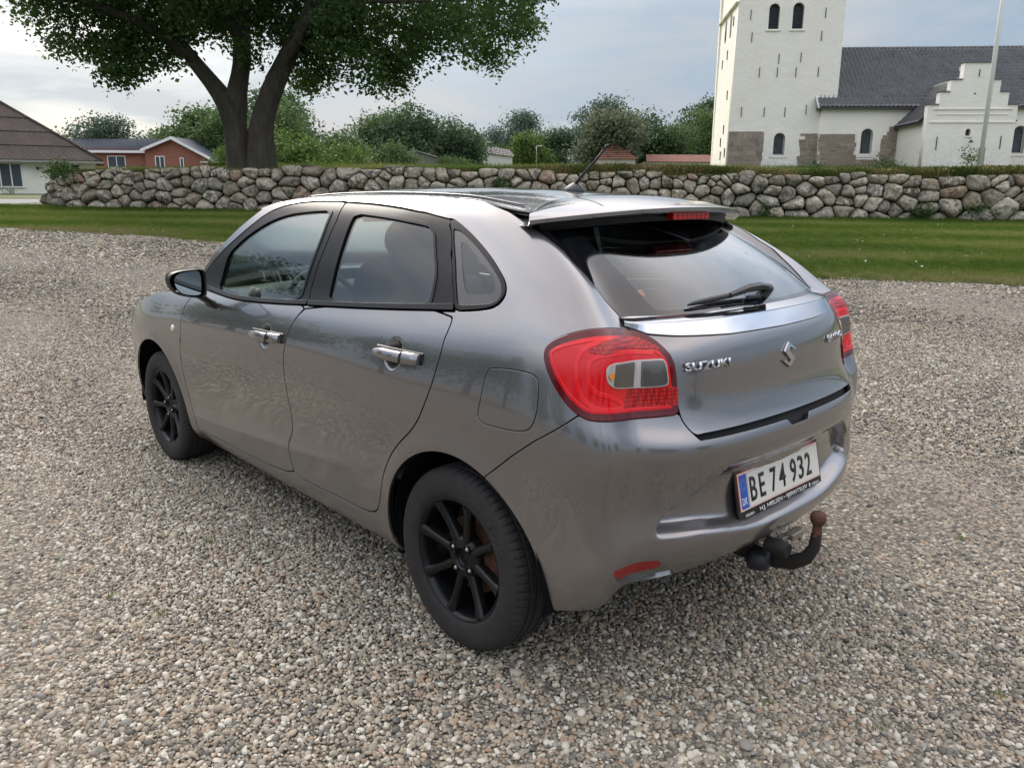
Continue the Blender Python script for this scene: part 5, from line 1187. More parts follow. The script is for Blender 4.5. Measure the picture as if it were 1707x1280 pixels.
# ===================================================== CHURCH =====================================================
def arch_pts(u0,u1,z0,zs,n=12):
    """window outline: sill z0, springing zs, round head"""
    c=(u0+u1)/2; r=(u1-u0)/2; return [(u0,z0),(u1,z0)]+[(c+r*math.cos(math.pi*k/n),zs+r*math.sin(math.pi*k/n)) for k in range(n+1)]
def build_church():
    rng=np.random.default_rng(3)
    A_=math.radians(5.3); root=place('church',17.45,47.4,2.9,rz=-A_,label='whitewashed village church with square tower, dark tiled nave and stepped-gable porch',cat='church')
    Z0=2.9
    t=NT('lime_wash'); o=t.obj(); n1=t.noise(o,.8,6,.6); n2=t.noise(o,5,6,.7); sp=t.n('SeparateXYZ'); t.l(o,sp.inputs[0])
    c=t.mix(t.ramp(n1,[(.4,0.),(.75,.35)]),(.88,.83,.74),(.74,.69,.59)); dk=t.ramp(t.noise(o,3.1,8,.78,dist=1.),[(.70,0.),(.76,.5)]); c=t.mix(dk,c,(.38,.35,.30))
    foot=t.n('MapRange'); foot.inputs[1].default_value=1.6; foot.inputs[2].default_value=0.; t.l(sp.outputs[2],foot.inputs[0]); c=t.mix(t.math('MULTIPLY',foot.outputs[0],t.ramp(n2,[(.4,0.),(.7,.5)])),c,(.42,.40,.34))
    br=t.n('TexBrick'); br.inputs['Scale'].default_value=1.; br.inputs['Row Height'].default_value=.09; br.inputs['Brick Width'].default_value=.27; br.inputs['Mortar Size'].default_value=.012; br.inputs['Mortar Smooth'].default_value=1.
    mp=t.n('Mapping'); mp.inputs['Rotation'].default_value=(math.pi/2,0,0); t.l(o,mp.inputs[0]); t.l(mp.outputs[0],br.inputs['Vector'])
    b1=t.bump(br.outputs['Fac'],.25,.015); t.set(Base_Color=c,Roughness=.92,Normal=t.bump(t.noise(o,3.5,6,.6),.5,.06,b1)); wall=t.m
    iron=simple('iron_anchor',(.05,.05,.05),.7); dark=simple('dark_shutter',(.025,.03,.036),.5); frame=simple('window_frame_white',(.62,.61,.57),.6); lead=simple('roof_lead',(.22,.23,.25),.5,.3)
    g=NT('leaded_glass'); o=g.obj(); g.set(Base_Color=g.ramp(g.noise(o,3,3,.6),[(.3,(.025,.03,.035)),(.7,(.09,.10,.11))]),Roughness=.12); pane=g.m
    t=NT('granite_ashlar'); o=t.obj(); oi=t.n('ObjectInfo'); c=t.ramp(oi.outputs['Random'],[(0,(.20,.145,.11)),(.3,(.28,.215,.165)),(.55,(.24,.19,.145)),(.8,(.33,.265,.21)),(1,(.18,.135,.105))]); c=t.mix(t.ramp(t.noise(o,9,6,.7),[(.4,0.),(.7,.5)]),c,(.33,.29,.24)); t.set(Base_Color=c,Roughness=.92,Normal=t.bump(t.noise(o,14,5,.7),.5,.03)); gran=t.m
    t=NT('glazed_roof_tile'); o=t.obj(); n=t.noise(o,1.4,6,.6); n2=t.noise(o,9,3,.6); c=t.mix(t.ramp(n2,[(.4,0.),(.65,.6)]),t.ramp(n,[(.35,(.075,.077,.083)),(.65,(.13,.132,.138))]),(.19,.188,.185)); c=t.mix(t.ramp(t.noise(o,2.3,7,.75),[(.62,0.),(.70,.4)]),c,(.15,.15,.11)); t.set(Base_Color=c,Roughness=.62); tile=t.m
    def facewall(name,outline,holes,v,th,parent,mat=wall):
        """wall face in the u-z plane at depth v with real openings, thickness th going back"""
        cu=bpy.data.curves.new(name,'CURVE'); cu.dimensions='2D'; cu.fill_mode='BOTH'; cu.extrude=th/2
        for L in [outline]+holes:
            s_=cu.splines.new('POLY'); s_.points.add(len(L)-1); s_.use_cyclic_u=True
            for p,(a,b) in zip(s_.points,L): p.co=(a,b-Z0,0,1)
        ob=bpy.data.objects.new('tmp',cu); COL.objects.link(ob); bpy.context.view_layer.update(); me=bpy.data.meshes.new_from_object(ob); bpy.data.objects.remove(ob)
        me.transform(Matrix.Translation((0,v+th/2,0))@Matrix.Rotation(math.pi/2,4,'X')); me.name=name; return link(name,me,mat,parent)
    def window(u0,u1,z0,zs,v,parent,rows=4,cols=2,louvre=False,depth=.22):
        m=MB(); P=arch_pts(u0,u1,z0,zs); w=link('window',None,None,parent) if False else None
        m.add([(a,v+depth,b-Z0) for a,b in P],[tuple(range(len(P)))]); w=m.build('window',dark if louvre else pane,parent)
        m=MB(); q=.045
        I=arch_pts(u0+q,u1-q,z0+q,zs); n_=len(P)
        V=[(a,v+depth-.03,b-Z0) for a,b in P]+[(a,v+depth-.03,b-Z0) for a,b in I]+[(a,v+depth,b-Z0) for a,b in I]
        m.add(V,[(i,(i+1)%n_,n_+(i+1)%n_,n_+i) for i in range(n_)]+[(n_+i,n_+(i+1)%n_,2*n_+(i+1)%n_,2*n_+i) for i in range(n_)]); m.build('frame',dark if louvre else frame,w)
        if not louvre:
            m=MB(); top=zs+(u1-u0)/2
            for k in range(1,cols): a=u0+(u1-u0)*k/cols; m.box(a-.012,v+depth-.02,z0-Z0,a+.012,v+depth-.004,top-.03-Z0)
            for k in range(1,rows): b=z0+(top-z0)*k/rows; m.box(u0+.03,v+depth-.02,b-.01-Z0,u1-.03,v+depth-.004,b+.01-Z0)
            m.build('glazing_bar',simple('bar_grey',(.10,.10,.10),.6),w,kind='stuff')
        else:
            m=MB()
            for k in range(9): b=z0+.06+k*(zs-z0)/9; m.box(u0+.04,v+depth-.05,b-Z0,u1-.04,v+depth-.01,b+.035-Z0)
            m.build('louvres',dark,w,kind='stuff')
        return w
    def reveal(u0,u1,z0,zs,v,parent,mg=.22):
        # shallow stepped surround around an arched opening
        m=MB(); P=arch_pts(u0-mg,u1+mg,z0-mg*.8,zs); I=arch_pts(u0,u1,z0,zs); n_=len(P)
        V=[(a,v-.03,b-Z0) for a,b in P]+[(a,v-.03,b-Z0) for a,b in I]+[(a,v+.20,b-Z0) for a,b in I]+[(a,v+.05,b-Z0) for a,b in P]
        m.add(V,[(i,(i+1)%n_,n_+(i+1)%n_,n_+i) for i in range(n_)]+[(n_+i,n_+(i+1)%n_,2*n_+(i+1)%n_,2*n_+i) for i in range(n_)]+[(3*n_+i,3*n_+(i+1)%n_,(i+1)%n_,i) for i in range(n_)])
        o=m.build('window_surround',frame if False else wall,parent); bm=bmesh.new(); bm.from_mesh(o.data); bmesh.ops.recalc_face_normals(bm,faces=bm.faces); bm.to_mesh(o.data); bm.free()
    def ashlar(reg,v,parent,skip=None,rh=.225):
        """coursed granite blocks inside (u0,u1,z0,z1) with ragged edge function"""
        u0,u1,z0,z1=reg; z=z0
        while z<z1-.08:
            h=min(rh*rng.uniform(.8,1.3),z1-z); u=u0+ (rng.uniform(-.25,.05) if skip else 0)
            while u<u1-.06:
                w=min(rng.uniform(.28,.62),u1+ (.12 if skip else 0)-u); 
                if w<.12: break
                if not(skip and skip(u+w/2,z+h/2)):
                    m=MB(); j=.012; pr=rng.uniform(.018,.04); m.box(u+j,v-pr,z+j-Z0,u+w-j,v+.03,z+h-j-Z0); ob=m.build('granite_block',gran,parent); 
                u+=w
            z+=h
    # ---- tower ----
    tw=root
    b0,b1=-5.02,.86; vt=.45; topz=15.2
    wins=[(-3.26,-2.68,10.54,11.58),(-1.96,-1.36,10.54,11.60)]
    facewall('tower_wall',[(b0-.05,2.2),(b1+.06,2.2),(b1-.02,topz),(b0+.1,topz)],[arch_pts(*w) for w in wins]+[arch_pts(-2.46,-1.82,3.75,4.66)],vt,.35,tw)
    m=MB(); m.prism([(b0-.05,vt+.35,2.2-Z0),(b0-.05,vt+6.3,2.2-Z0),(b0+.1,vt+6.3,topz-Z0),(b0+.1,vt+.35,topz-Z0)],(0,0,0),(.4,0,0)); m.prism([(b1+.06,vt+.35,2.2-Z0),(b1+.06,vt+6.3,2.2-Z0),(b1-.02,vt+6.3,topz-Z0),(b1-.02,vt+.35,topz-Z0)],(-.4,0,0),(0,0,0)); m.box(b0-.05,vt+5.95,2.2-Z0,b1,vt+6.35,topz-Z0); m.box(b0+.2,vt+.5,9.9-Z0,b1-.2,vt+6,10-Z0)
    m.build('tower_side_wall',wall,tw)
    m=MB(); c_=(b0+b1)/2; m.prism([(b0-.15,vt-.15,topz-Z0),(b0-.15,vt+6.5,topz-Z0),(b0-.15,vt+3.2,topz+3.4-Z0)],(0,0,0),(b1-b0+.3,0,0)); m.build('tower_roof',tile,tw)
    for w in wins: window(*w,vt,tw,louvre=True,depth=.26); reveal(*w,vt,tw,.14)
    window(-2.46,-1.82,3.75,4.66,vt,tw,rows=5,cols=2); reveal(-2.46,-1.82,3.75,4.66,vt,tw,.20)
    m=MB(); 
    for a,b in((-3.36,-2.58),(-2.06,-1.26)):
        m=MB(); m.box(a,vt-.06,10.44-Z0,b,vt+.05,10.50-Z0); m.build('window_sill',wall,tw)
    AN=[(-4.25,11.3),(-4.11,10.13),(-.18,11.36),(-.30,10.17),(-2.53,8.98),(-1.32,9.04),(-3.55,8.26),(-2.56,8.26),(-1.53,8.26),(-.30,8.27),(-4.40,6.14),(-3.12,6.12),(-1.96,6.12),(-.79,6.24)]
    for a,b in AN: m=MB(); m.box(a-.018,vt-.035,b-.26-Z0,a+.018,vt-.001,b+.26-Z0); m.build('wall_anchor',iron,tw)
    for b,dv in((11.2,1.2),(9.6,2.6),(9.3,4.3),(7.2,1.5),(5.3,1.9),(3.9,.9),(4.6,2.7),(3.8,2.4),(10.9,3.9)): m=MB(); m.box(b0-.065+.012*(b-3)-.03,vt+dv-.02,b-.26-Z0,b0-.01+.012*(b-3),vt+dv+.02,b+.26-Z0); m.build('wall_anchor',iron,tw)
    for dv in(2.2,4.0):
        m=MB(); P=arch_pts(vt+dv-.3,vt+dv+.3,10.5,11.5); m.add([(b0+.045,a,b-Z0) for a,b in P],[tuple(range(len(P)))[::-1]]); m.build('window',dark,tw)
    m=MB(); m.box(b0-.12,vt-.04,11.95-Z0,b0+.08,vt+6.3,12.02-Z0) ; m.build('string_course',wall,tw)
    ashlar((-5.04,-3.02,3.0,5.06),vt,tw); ashlar((-.95,.2,3.0,4.95),vt,tw,skip=lambda u,z:z>4.65 and u<-.8)
    # ---- nave ----
    nv=root
    facewall('nave_wall',[(0,2.2),(15,2.2),(15,6.35),(0,6.35)],[arch_pts(2.26,2.90,3.79,4.86),arch_pts(10.45,11.10,3.85,5.0)],0,.5,nv)
    m=MB(); m.box(0,.5,2.2-Z0,.4,7.6,6.35-Z0); m.build('nave_side_wall',wall,nv)
    window(2.26,2.90,3.79,4.86,0,nv,rows=6,cols=3); reveal(2.26,2.90,3.79,4.86,0,nv,.22); window(10.45,11.10,3.85,5.0,0,nv,rows=6,cols=3); reveal(10.45,11.10,3.85,5.0,0,nv,.2)
    ashlar((.1,1.98,3.0,5.15),0,nv,skip=lambda u,z:z>5.02); ashlar((3.38,4.25,3.0,5.35),0,nv,skip=lambda u,z:u<3.5 and z>4.6); ashlar((11.3,13.,3.0,4.4),0,nv)
    ashlar((2.0,3.35,3.0,3.50),0,nv,rh=.2)
    # tiled roof: pantile relief as real waves and courses
    def tiled(u0,u1,va,za,vb,zb,lap=.33,wav=.235,su=6,name='roof_tiles',parent=nv,flip=False,cut=None):
        Lr=math.hypot(vb-va,zb-za); nr=int(Lr/lap); nu=int((u1-u0)/wav*su); G=[]; d=Vector((0,vb-va,zb-za)).normalized(); nrm=Vector((0,-d.z,d.y))
        for r in range(nr):
            for q,lift in((0,.075),(.95,.0)):
                s_=(r+q)*Lr/nr; row=[]
                for k in range(nu+1):
                    u=u0+(u1-u0)*k/nu; wv=.042*math.cos(2*math.pi*k/su)+.010*math.sin(4*math.pi*k/su); p=Vector((u,va,za-Z0))+d*s_+nrm*(lift+wv+.006*math.sin(r*1.7+k//su*2.3)); row.append(tuple(p))
                G.append(row)
        m=MB(); m.smooth=True; m.grid(G); return m.build(name,tile,parent,kind='stuff')
    tiled(-.28,15.2,-.32,6.30,4.6,10.15)
    m=MB(); m.box(-.25,-.28,6.22-Z0,15.2,.45,6.36-Z0); m.build('eaves_board',simple('eaves_dark',(.10,.10,.11),.7),nv)
    m=MB(); m.add([(0,0,6.30-Z0),(0,9.2,6.30-Z0),(0,4.6,10.0-Z0)],[(0,1,2)]); m.add([(-.28,4.6,10.15-Z0),(15.2,4.6,10.15-Z0),(15.2,9.5,6.3-Z0),(-.28,9.5,6.3-Z0)],[(0,1,2,3)]); m.build('roof_back',tile,nv)
    for k in range(46): m=MB(); m.smooth=True; a=-.2+k*.34; m.lathe([(.09,0),(.105,.36)],10,M=Matrix.Translation((a,4.62,10.16-Z0))@Matrix.Rotation(math.pi/2,4,'Y')); m.build('ridge_tile',tile,nv)
    m=MB(); m.prism([(-.34,-.34,6.24-Z0),(-.24,-.34,6.24-Z0),(-.24,.5,6.96-Z0),(-.34,.5,6.96-Z0)],(0,0,0),(0,0,.1)); m.build('verge_board',frame,nv)
    m=MB(); m.box(8.05,2.1,8.52-Z0,8.22,2.25,8.72-Z0); m.build('roof_vent',frame,nv)
    # ---- porch ----
    po=root
    c=6.42; st=[(2.19,6.04),(1.68,6.66),(1.21,7.25),(.66,8.06)]
    out=[(c-2.19,2.2),(c+2.19,2.2)]; prev=None
    R_=[(c+2.19,6.04)]
    for k in range(3): R_+= [(c+st[k+1][0],st[k][1]),(c+st[k+1][0],st[k+1][1])]
    Lf=[(2*c-a,b) for a,b in R_[::-1]]
    facewall('porch_gable',out+R_+Lf,[[(c+.02+.055*math.cos(a),6.58+.055*math.sin(a)) for a in np.linspace(0,2*math.pi,14)[:-1]],arch_pts(6.22,6.48,4.52,4.74)],-3.9,.45,po)
    m=MB()
    for k in range(4):
        a0=st[k][0]; a1=st[k+1][0] if k<3 else 0; z=st[k][1]
        for s_ in((1,-1) if k<3 else (1,)):
            m=MB(); lo,hi=(a1,a0) if k<3 else (-a0,a0); x0,x1=(c+lo,c+hi) if s_==1 else (c-hi,c-lo); m.box(x0-.03*(s_==-1 or k==3)+.002,-3.96,z+.002-Z0,x1+.03*(s_==1 or k==3)-.002,-3.38,z+.05-Z0); m.build('step_coping',lead if False else tile,po)
    m=MB(); m.box(c-1.95,-3.945,5.80-Z0,c+1.95,-3.90,5.86-Z0); m.build('string_course',wall,po); m=MB(); m.box(c-2.05,-3.945,5.16-Z0,c+2.1,-3.90,5.22-Z0); m.build('string_course',wall,po); m=MB(); m.box(c-1.75,-3.93,5.55-Z0,c+1.75,-3.90,5.58-Z0); m.build('string_course',wall,po)
    m=MB(); m.box(c-2.19,-3.45,2.2-Z0,c-1.79,.0,5.35-Z0); m.build('porch_side_wall',wall,po); m=MB(); m.box(c+1.79,-3.45,2.2-Z0,c+2.19,.0,5.35-Z0); m.build('porch_side_wall',wall,po)
    m=MB(); P=arch_pts(6.22,6.48,4.52,4.74); m.add([(a,-3.9+.2,b-Z0) for a,b in P],[tuple(range(len(P)))]); m.build('window',dark,po)
    m=MB(); m.box(6.18,-3.93,4.45-Z0,6.52,-3.86,4.50-Z0); m.build('window_sill',wall,po)
    for a,b,h in((c+.1,7.57,.17),(4.85,4.15,.33),(8.0,4.2,.32)): m=MB(); m.box(a-.018,-3.935,b-h-Z0,a+.018,-3.901,b+h-Z0); m.build('wall_anchor',iron,po)
    # lamp bracket in front of the little window
    m=MB(); m.tube([(6.42,-3.9,4.38-Z0),(6.42,-4.15,4.42-Z0),(6.42,-4.2,4.28-Z0)],.012,6); m.lathe([(.02,.0),(.12,-.10),(.10,-.13)],12,M=Matrix.Translation((6.42,-4.2,4.30-Z0))); m.build('porch_lamp',iron,po)
    # porch roof, both slopes, running back into the nave roof
    for s_ in(-1,1):
        G=[]; L0=4.3
        x_e,z_e=c+s_*2.42,5.24; x_r,z_r=c,7.62; nrow=11
        dv=Vector((x_r-x_e,0,z_r-z_e)); Lr=dv.length; d=dv.normalized(); nrm=Vector((-d.z*s_*-1,0,d.x*s_*-1)); nrm=Vector((s_*abs(d.z),0,abs(d.x)))
        for r in range(nrow):
            for q,lift in((0,.045),(.97,.008)):
                s2=(r+q)*Lr/nrow; base_=Vector((x_e,0,z_e-Z0))+d*s2; zz=base_.z+Z0; vend=-.32+(zz-6.30)*(4.92/3.85) if zz>6.3 else -.05
                row=[]
                for k in range(61):
                    v_=-3.5+(max(vend,-.05)+3.55)*k/60; p=base_+nrm*(lift+.026*math.cos(v_*2*math.pi/.235)); row.append((p.x,v_,p.z))
                G.append(row)
        m=MB(); m.smooth=True; m.grid(G); m.build('roof_tiles',tile,po,kind='stuff')
        m=MB(); m.prism([(x_e,-3.5,z_e-.06-Z0),(x_r,-3.5,z_r-.06-Z0),(x_r,1.4,z_r-.06-Z0),(x_e,-.02,z_e-.06-Z0)],(0,0,-.05),(0,0,0)); m.build('roof_boarding',simple('boarding_dark',(.06,.06,.06),.8),po)
    # flagpole
    fp=place('flagpole',18.07,32.0,2.2,label='tall white flagpole standing between the wall and the church porch',cat='flagpole'); m=MB(); m.smooth=True; m.tube([(0,0,0),(0,0,6),(0,0,12.5)],[.085,.07,.045],14); m.build('pole',simple('pole_white',(.78,.78,.76),.4),fp); m=MB(); m.smooth=True; m.ball((0,0,12.6),.11); m.build('ball_finial',simple('pole_gold',(.6,.45,.15),.3,.8),fp)
    m=MB(); m.tube([(.11,0,.9),(.10,0,6),(.06,0,12.3)],.006,5); m.build('halyard',simple('rope',(.6,.6,.57),.8),fp); m=MB(); m.box(-.13,-.02,.2,.13,.16,1.1); m.build('pole_bracket',simple('pole_steel',(.3,.3,.3),.5,.6),fp)
    # tall plants at the wall before the porch
    lf=leafmat('yard_plant_leaf',[(0,(.03,.06,.018)),(.6,(.06,.10,.03)),(1,(.12,.15,.06))])
    for ex,ey,h,w,lab in((13.55,24.6,.85,.16,'single tall leafy thistle-like stem on the wall at the right edge'),(10.9,24.2,.42,.50,'low round green bush on top of the wall before the porch'),(8.9,24.4,.38,.25,'tuft of broad-leaved weeds on the wall before the nave window')):
        V,F,A=leafcloud(np.random.default_rng(int(ex*9)),[(0,0,h*.5,w,w,h*.5)],900 if w>.3 else 260,.07); pl=place('wall_top_plant',ex,ey,float(yard(ex,ey)),label=lab,cat='plant'); link('foliage',npmesh('plant',V,F,{'tone':('POINT','FLOAT',A)}),lf,pl)
# ===================================================== TREES =====================================================
def leafmat(name,stops,tr=.38,rough=.6):
    t=NT(name); at=t.n('Attribute'); at.attribute_name='tone'; c=t.ramp(at.outputs['Fac'],stops); t.t.nodes.remove(t.b)
    d=t.n('BsdfPrincipled'); d.inputs['Roughness'].default_value=rough; d.inputs['Specular IOR Level'].default_value=.3; r=t.n('BsdfTranslucent'); mx=t.n('MixShader'); mx.inputs[0].default_value=tr
    t.l(c,d.inputs[0]); t.l(c,r.inputs[0]); t.l(d.outputs[0],mx.inputs[1]); t.l(r.outputs[0],mx.inputs[2]); t.l(mx.outputs[0],t.o.inputs[0]); return t.m
def leafcloud(rng,blobs,n,size,up=.25,vexp=.8):
    """blobs (x,y,z,rx,ry,rz): leaves gathered in twigs inside each blob; returns verts, quads, tone per vertex"""
    B=np.array(blobs,float); vol=(B[:,3]*B[:,4]*B[:,5])**vexp; k=rng.choice(len(B),n,p=vol/vol.sum()); 
    nt=max(8,n//14); tk=rng.choice(len(B),nt,p=vol/vol.sum()); 
    d=rng.normal(size=(nt,3)); d/=np.linalg.norm(d,axis=1,keepdims=True); r=rng.uniform(.25,1,nt)**.5; 
    r=r*(1+.22*np.sin(d[:,0]*5+tk)*np.sin(d[:,2]*6+tk*2))
    T=B[tk,:3]+d*r[:,None]*B[tk,3:6]
    w=rng.integers(0,nt,n); tw=size*2.6
    c=T[w]+rng.normal(0,tw*.55,(n,3))*[1,1,.7]
    tt=np.clip(rng.normal(.45,.2,nt)[w]+rng.normal(0,.10,n),0,1)
    # random leaf planes, tending to face up and out
    a=rng.normal(size=(n,3)); nn=rng.normal(size=(n,3))+[0,0,up*3]; nn/=np.linalg.norm(nn,axis=1,keepdims=True)
    a=a-nn*(a*nn).sum(1,keepdims=True); a/=np.linalg.norm(a,axis=1,keepdims=True); b=np.cross(nn,a)
    L=size*rng.uniform(.6,1.25,(n,1)); Wd=L*rng.uniform(.45,.75,(n,1))
    V=np.stack([c-a*L*.5,c+b*Wd*.5+nn*L*.08,c+a*L*.5,c-b*Wd*.5+nn*L*.08],1).reshape(-1,3)
    F=np.arange(4*n).reshape(n,4); return V,F,np.repeat(tt,4)
def limb(m,pts,r0,r1,seg=10,rng=None,wob=.0):
    n=len(pts); P=[Vector(p) for p in pts]; Q=[]
    for i in range(n-1):
        for k in range(3):
            t_=k/3; Q.append(P[i].lerp(P[i+1],t_))
    Q.append(P[-1]); N=len(Q); rr=[r0+(r1-r0)*(i/(N-1))**.8 for i in range(N)]
    if rng is not None: Q=[q+Vector(rng.normal(0,wob,3)) if 0<i<N-1 else q for i,q in enumerate(Q)]; rr=[r*(1+rng.normal(0,.05)) for r in rr]
    m.smooth=True; m.tube(Q,rr,seg)
def bark(name,c0=(.045,.038,.03),c1=(.12,.10,.08)):
    t=NT(name); o=t.obj(); mp=t.n('Mapping'); mp.inputs['Scale'].default_value=(1,1,.18); t.l(o,mp.inputs[0]); h=t.noise(mp.outputs[0],9,8,.75,dist=.5)
    g=t.noise(o,1.2,4,.6); c=t.mix(t.ramp(g,[(.45,0.),(.7,.5)]),t.ramp(h,[(.35,c0),(.65,c1)]),(.07,.08,.04)); t.set(Base_Color=c,Roughness=.95,Normal=t.bump(h,1.,.09)); return t.m
def build_oak():
    rng=np.random.default_rng(5); ex0,ey0=-8.96,28.2; root=place('oak_tree',ex0,ey0,2.15,label='huge old oak with a forked double trunk and wide dark crown behind the wall',cat='tree')
    bk=bark('oak_bark'); m=MB(); m.smooth=True
    def stem(pts,rr,seg=22):
        V=[]; n=len(pts); 
        for i,(x,y,z) in enumerate(pts):
            for k in range(seg):
                a=2*math.pi*k/seg; f=1+.10*math.sin(5*a+i*.3)+.06*math.sin(9*a-i*.5)+.04*math.sin(3*a+2+i*.2); V.append((x-ex0+rr[i]*f*math.cos(a),y+rr[i]*f*math.sin(a),z-2.15))
        m.add(V,[(i*seg+k,i*seg+(k+1)%seg,(i+1)*seg+(k+1)%seg,(i+1)*seg+k) for i in range(n-1) for k in range(seg)])
    def dense(P,R_,n=18):
        P=np.array(P,float); t_=np.linspace(0,len(P)-1,n); k=np.arange(len(P)); Q=np.stack([_pchip(t_,k,P[:,j]) for j in range(3)],-1); return Q.tolist(),_pchip(t_,k,R_)
    stem(*dense([(-9.30,0,2.0),(-9.33,0,2.7),(-9.45,0,3.7),(-9.80,0,4.6),(-10.55,.1,5.55),(-11.2,.2,6.4),(-12.0,.4,7.6),(-13.0,.5,9.)],[.50,.42,.37,.33,.27,.22,.16,.1]))
    stem(*dense([(-9.5,.1,3.6),(-9.35,.1,4.6),(-9.15,.2,5.5),(-9.05,.2,6.6),(-9.15,.3,8.),(-9.3,.3,10),(-9.2,.4,12.5)],[.36,.32,.28,.25,.21,.16,.1]))
    stem(*dense([(-8.62,-.1,2.0),(-8.58,-.1,2.7),(-8.5,-.1,3.6),(-8.15,-.1,4.6),(-7.6,-.1,5.6),(-7.0,0,6.7),(-6.3,0,8.),(-5.6,0,10),(-5.2,0,13)],[.55,.43,.38,.36,.32,.26,.21,.15,.1]))
    limb(m,[(-8.1-ex0,0,2.9),(-6.6-ex0,-.8,4.6),(-4.7-ex0,-1.2,5.2),(-2.6-ex0,-1.5,5.1)],.24,.05,10,rng,.04)
    limb(m,[(-7.3-ex0,0,4.0),(-5.2-ex0,.6,5.9),(-2.4-ex0,.4,6.3),(.0-ex0,0,6.0)],.22,.04,10,rng,.05)
    limb(m,[(-10.6-ex0,0,3.6),(-12.2-ex0,-.5,4.7),(-14.0-ex0,-.6,5.2),(-15.2-ex0,-.4,5.3)],.22,.04,10,rng,.05)
    limb(m,[(-9.1-ex0,0,4.3),(-10.2-ex0,-1.2,5.9),(-11.4-ex0,-2.2,6.2)],.2,.04,10,rng,.05)
    m.build('trunk',bk,root)
    low=[(-14.9,7.7,.8),(-14.5,6.7,.85),(-14.2,7.9,1.3),(-13.2,6.7,1.0),(-12.75,5.55,.80),(-12.2,6.3,.8),(-12.4,7.7,1.3),(-11.1,7.3,1.1),(-10.6,8.1,1.3),(-9,8.2,1.4),(-8.1,7.0,.9),(-7.5,7.9,1.5),(-6.9,6.4,.85),(-6.9,5.6,.55),(-6.0,7.1,1.1),(-5.7,6.0,.6),(-4.9,6.8,1.0),(-4.35,5.8,.6),(-4.15,5.1,.45),(-3.9,7.6,1.2),(-2.9,6.9,.8),(-2.0,6.7,.8),(-1.25,6.4,.6),(-1.2,7.4,1.0),(-.3,7.0,.75),(.45,7.3,.6),(.6,8.0,.7),(-10.0,6.7,.5),(-9.6,7.2,.9),(-8.4,5.9,.55),(-7.6,5.3,.45),(-12.0,5.4,.45),(-10.9,6.5,.5)]
    low+=[(-14.6,6.0,.5),(-13.5,6.0,.6),(-12.6,5.0,.45),(-11.5,5.9,.6),(-7.0,5.3,.5),(-6.3,5.5,.5),(-5.0,5.6,.6),(-4.5,4.9,.4),(-4.0,5.6,.55),(-3.3,5.9,.5),(-2.3,5.95,.5),(-1.5,5.9,.5),(-.7,6.3,.5),(.2,6.7,.5),(-5.5,6.6,.7),(-3.5,6.4,.6),(-9.9,7.4,1.0),(-8.7,7.6,1.0)]
    bl=[(a-ex0,rng.normal(0,1.4),b-2.15,c*1.0,c*1.5,c*.9) for a,b,c in low]
    for _ in range(46):
        a=rng.uniform(-1,1); b=rng.uniform(0,1); x=-7.4+a*8.2*math.sqrt(1-b*b*.7); z=8.8+b*7.5; bl.append((x-ex0,rng.uniform(-5,5)*math.sqrt(1-b*b*.6),z-2.15,1.8,1.9,1.5))
    V,F,A=leafcloud(rng,bl,235000,.165,up=.2,vexp=.68)
    link('crown',npmesh('crown',V,F,{'tone':('POINT','FLOAT',A)}),leafmat('oak_leaf',[(0,(.045,.09,.03)),(.5,(.075,.14,.036)),(.8,(.10,.18,.046)),(1,(.14,.23,.055))],.45),root)
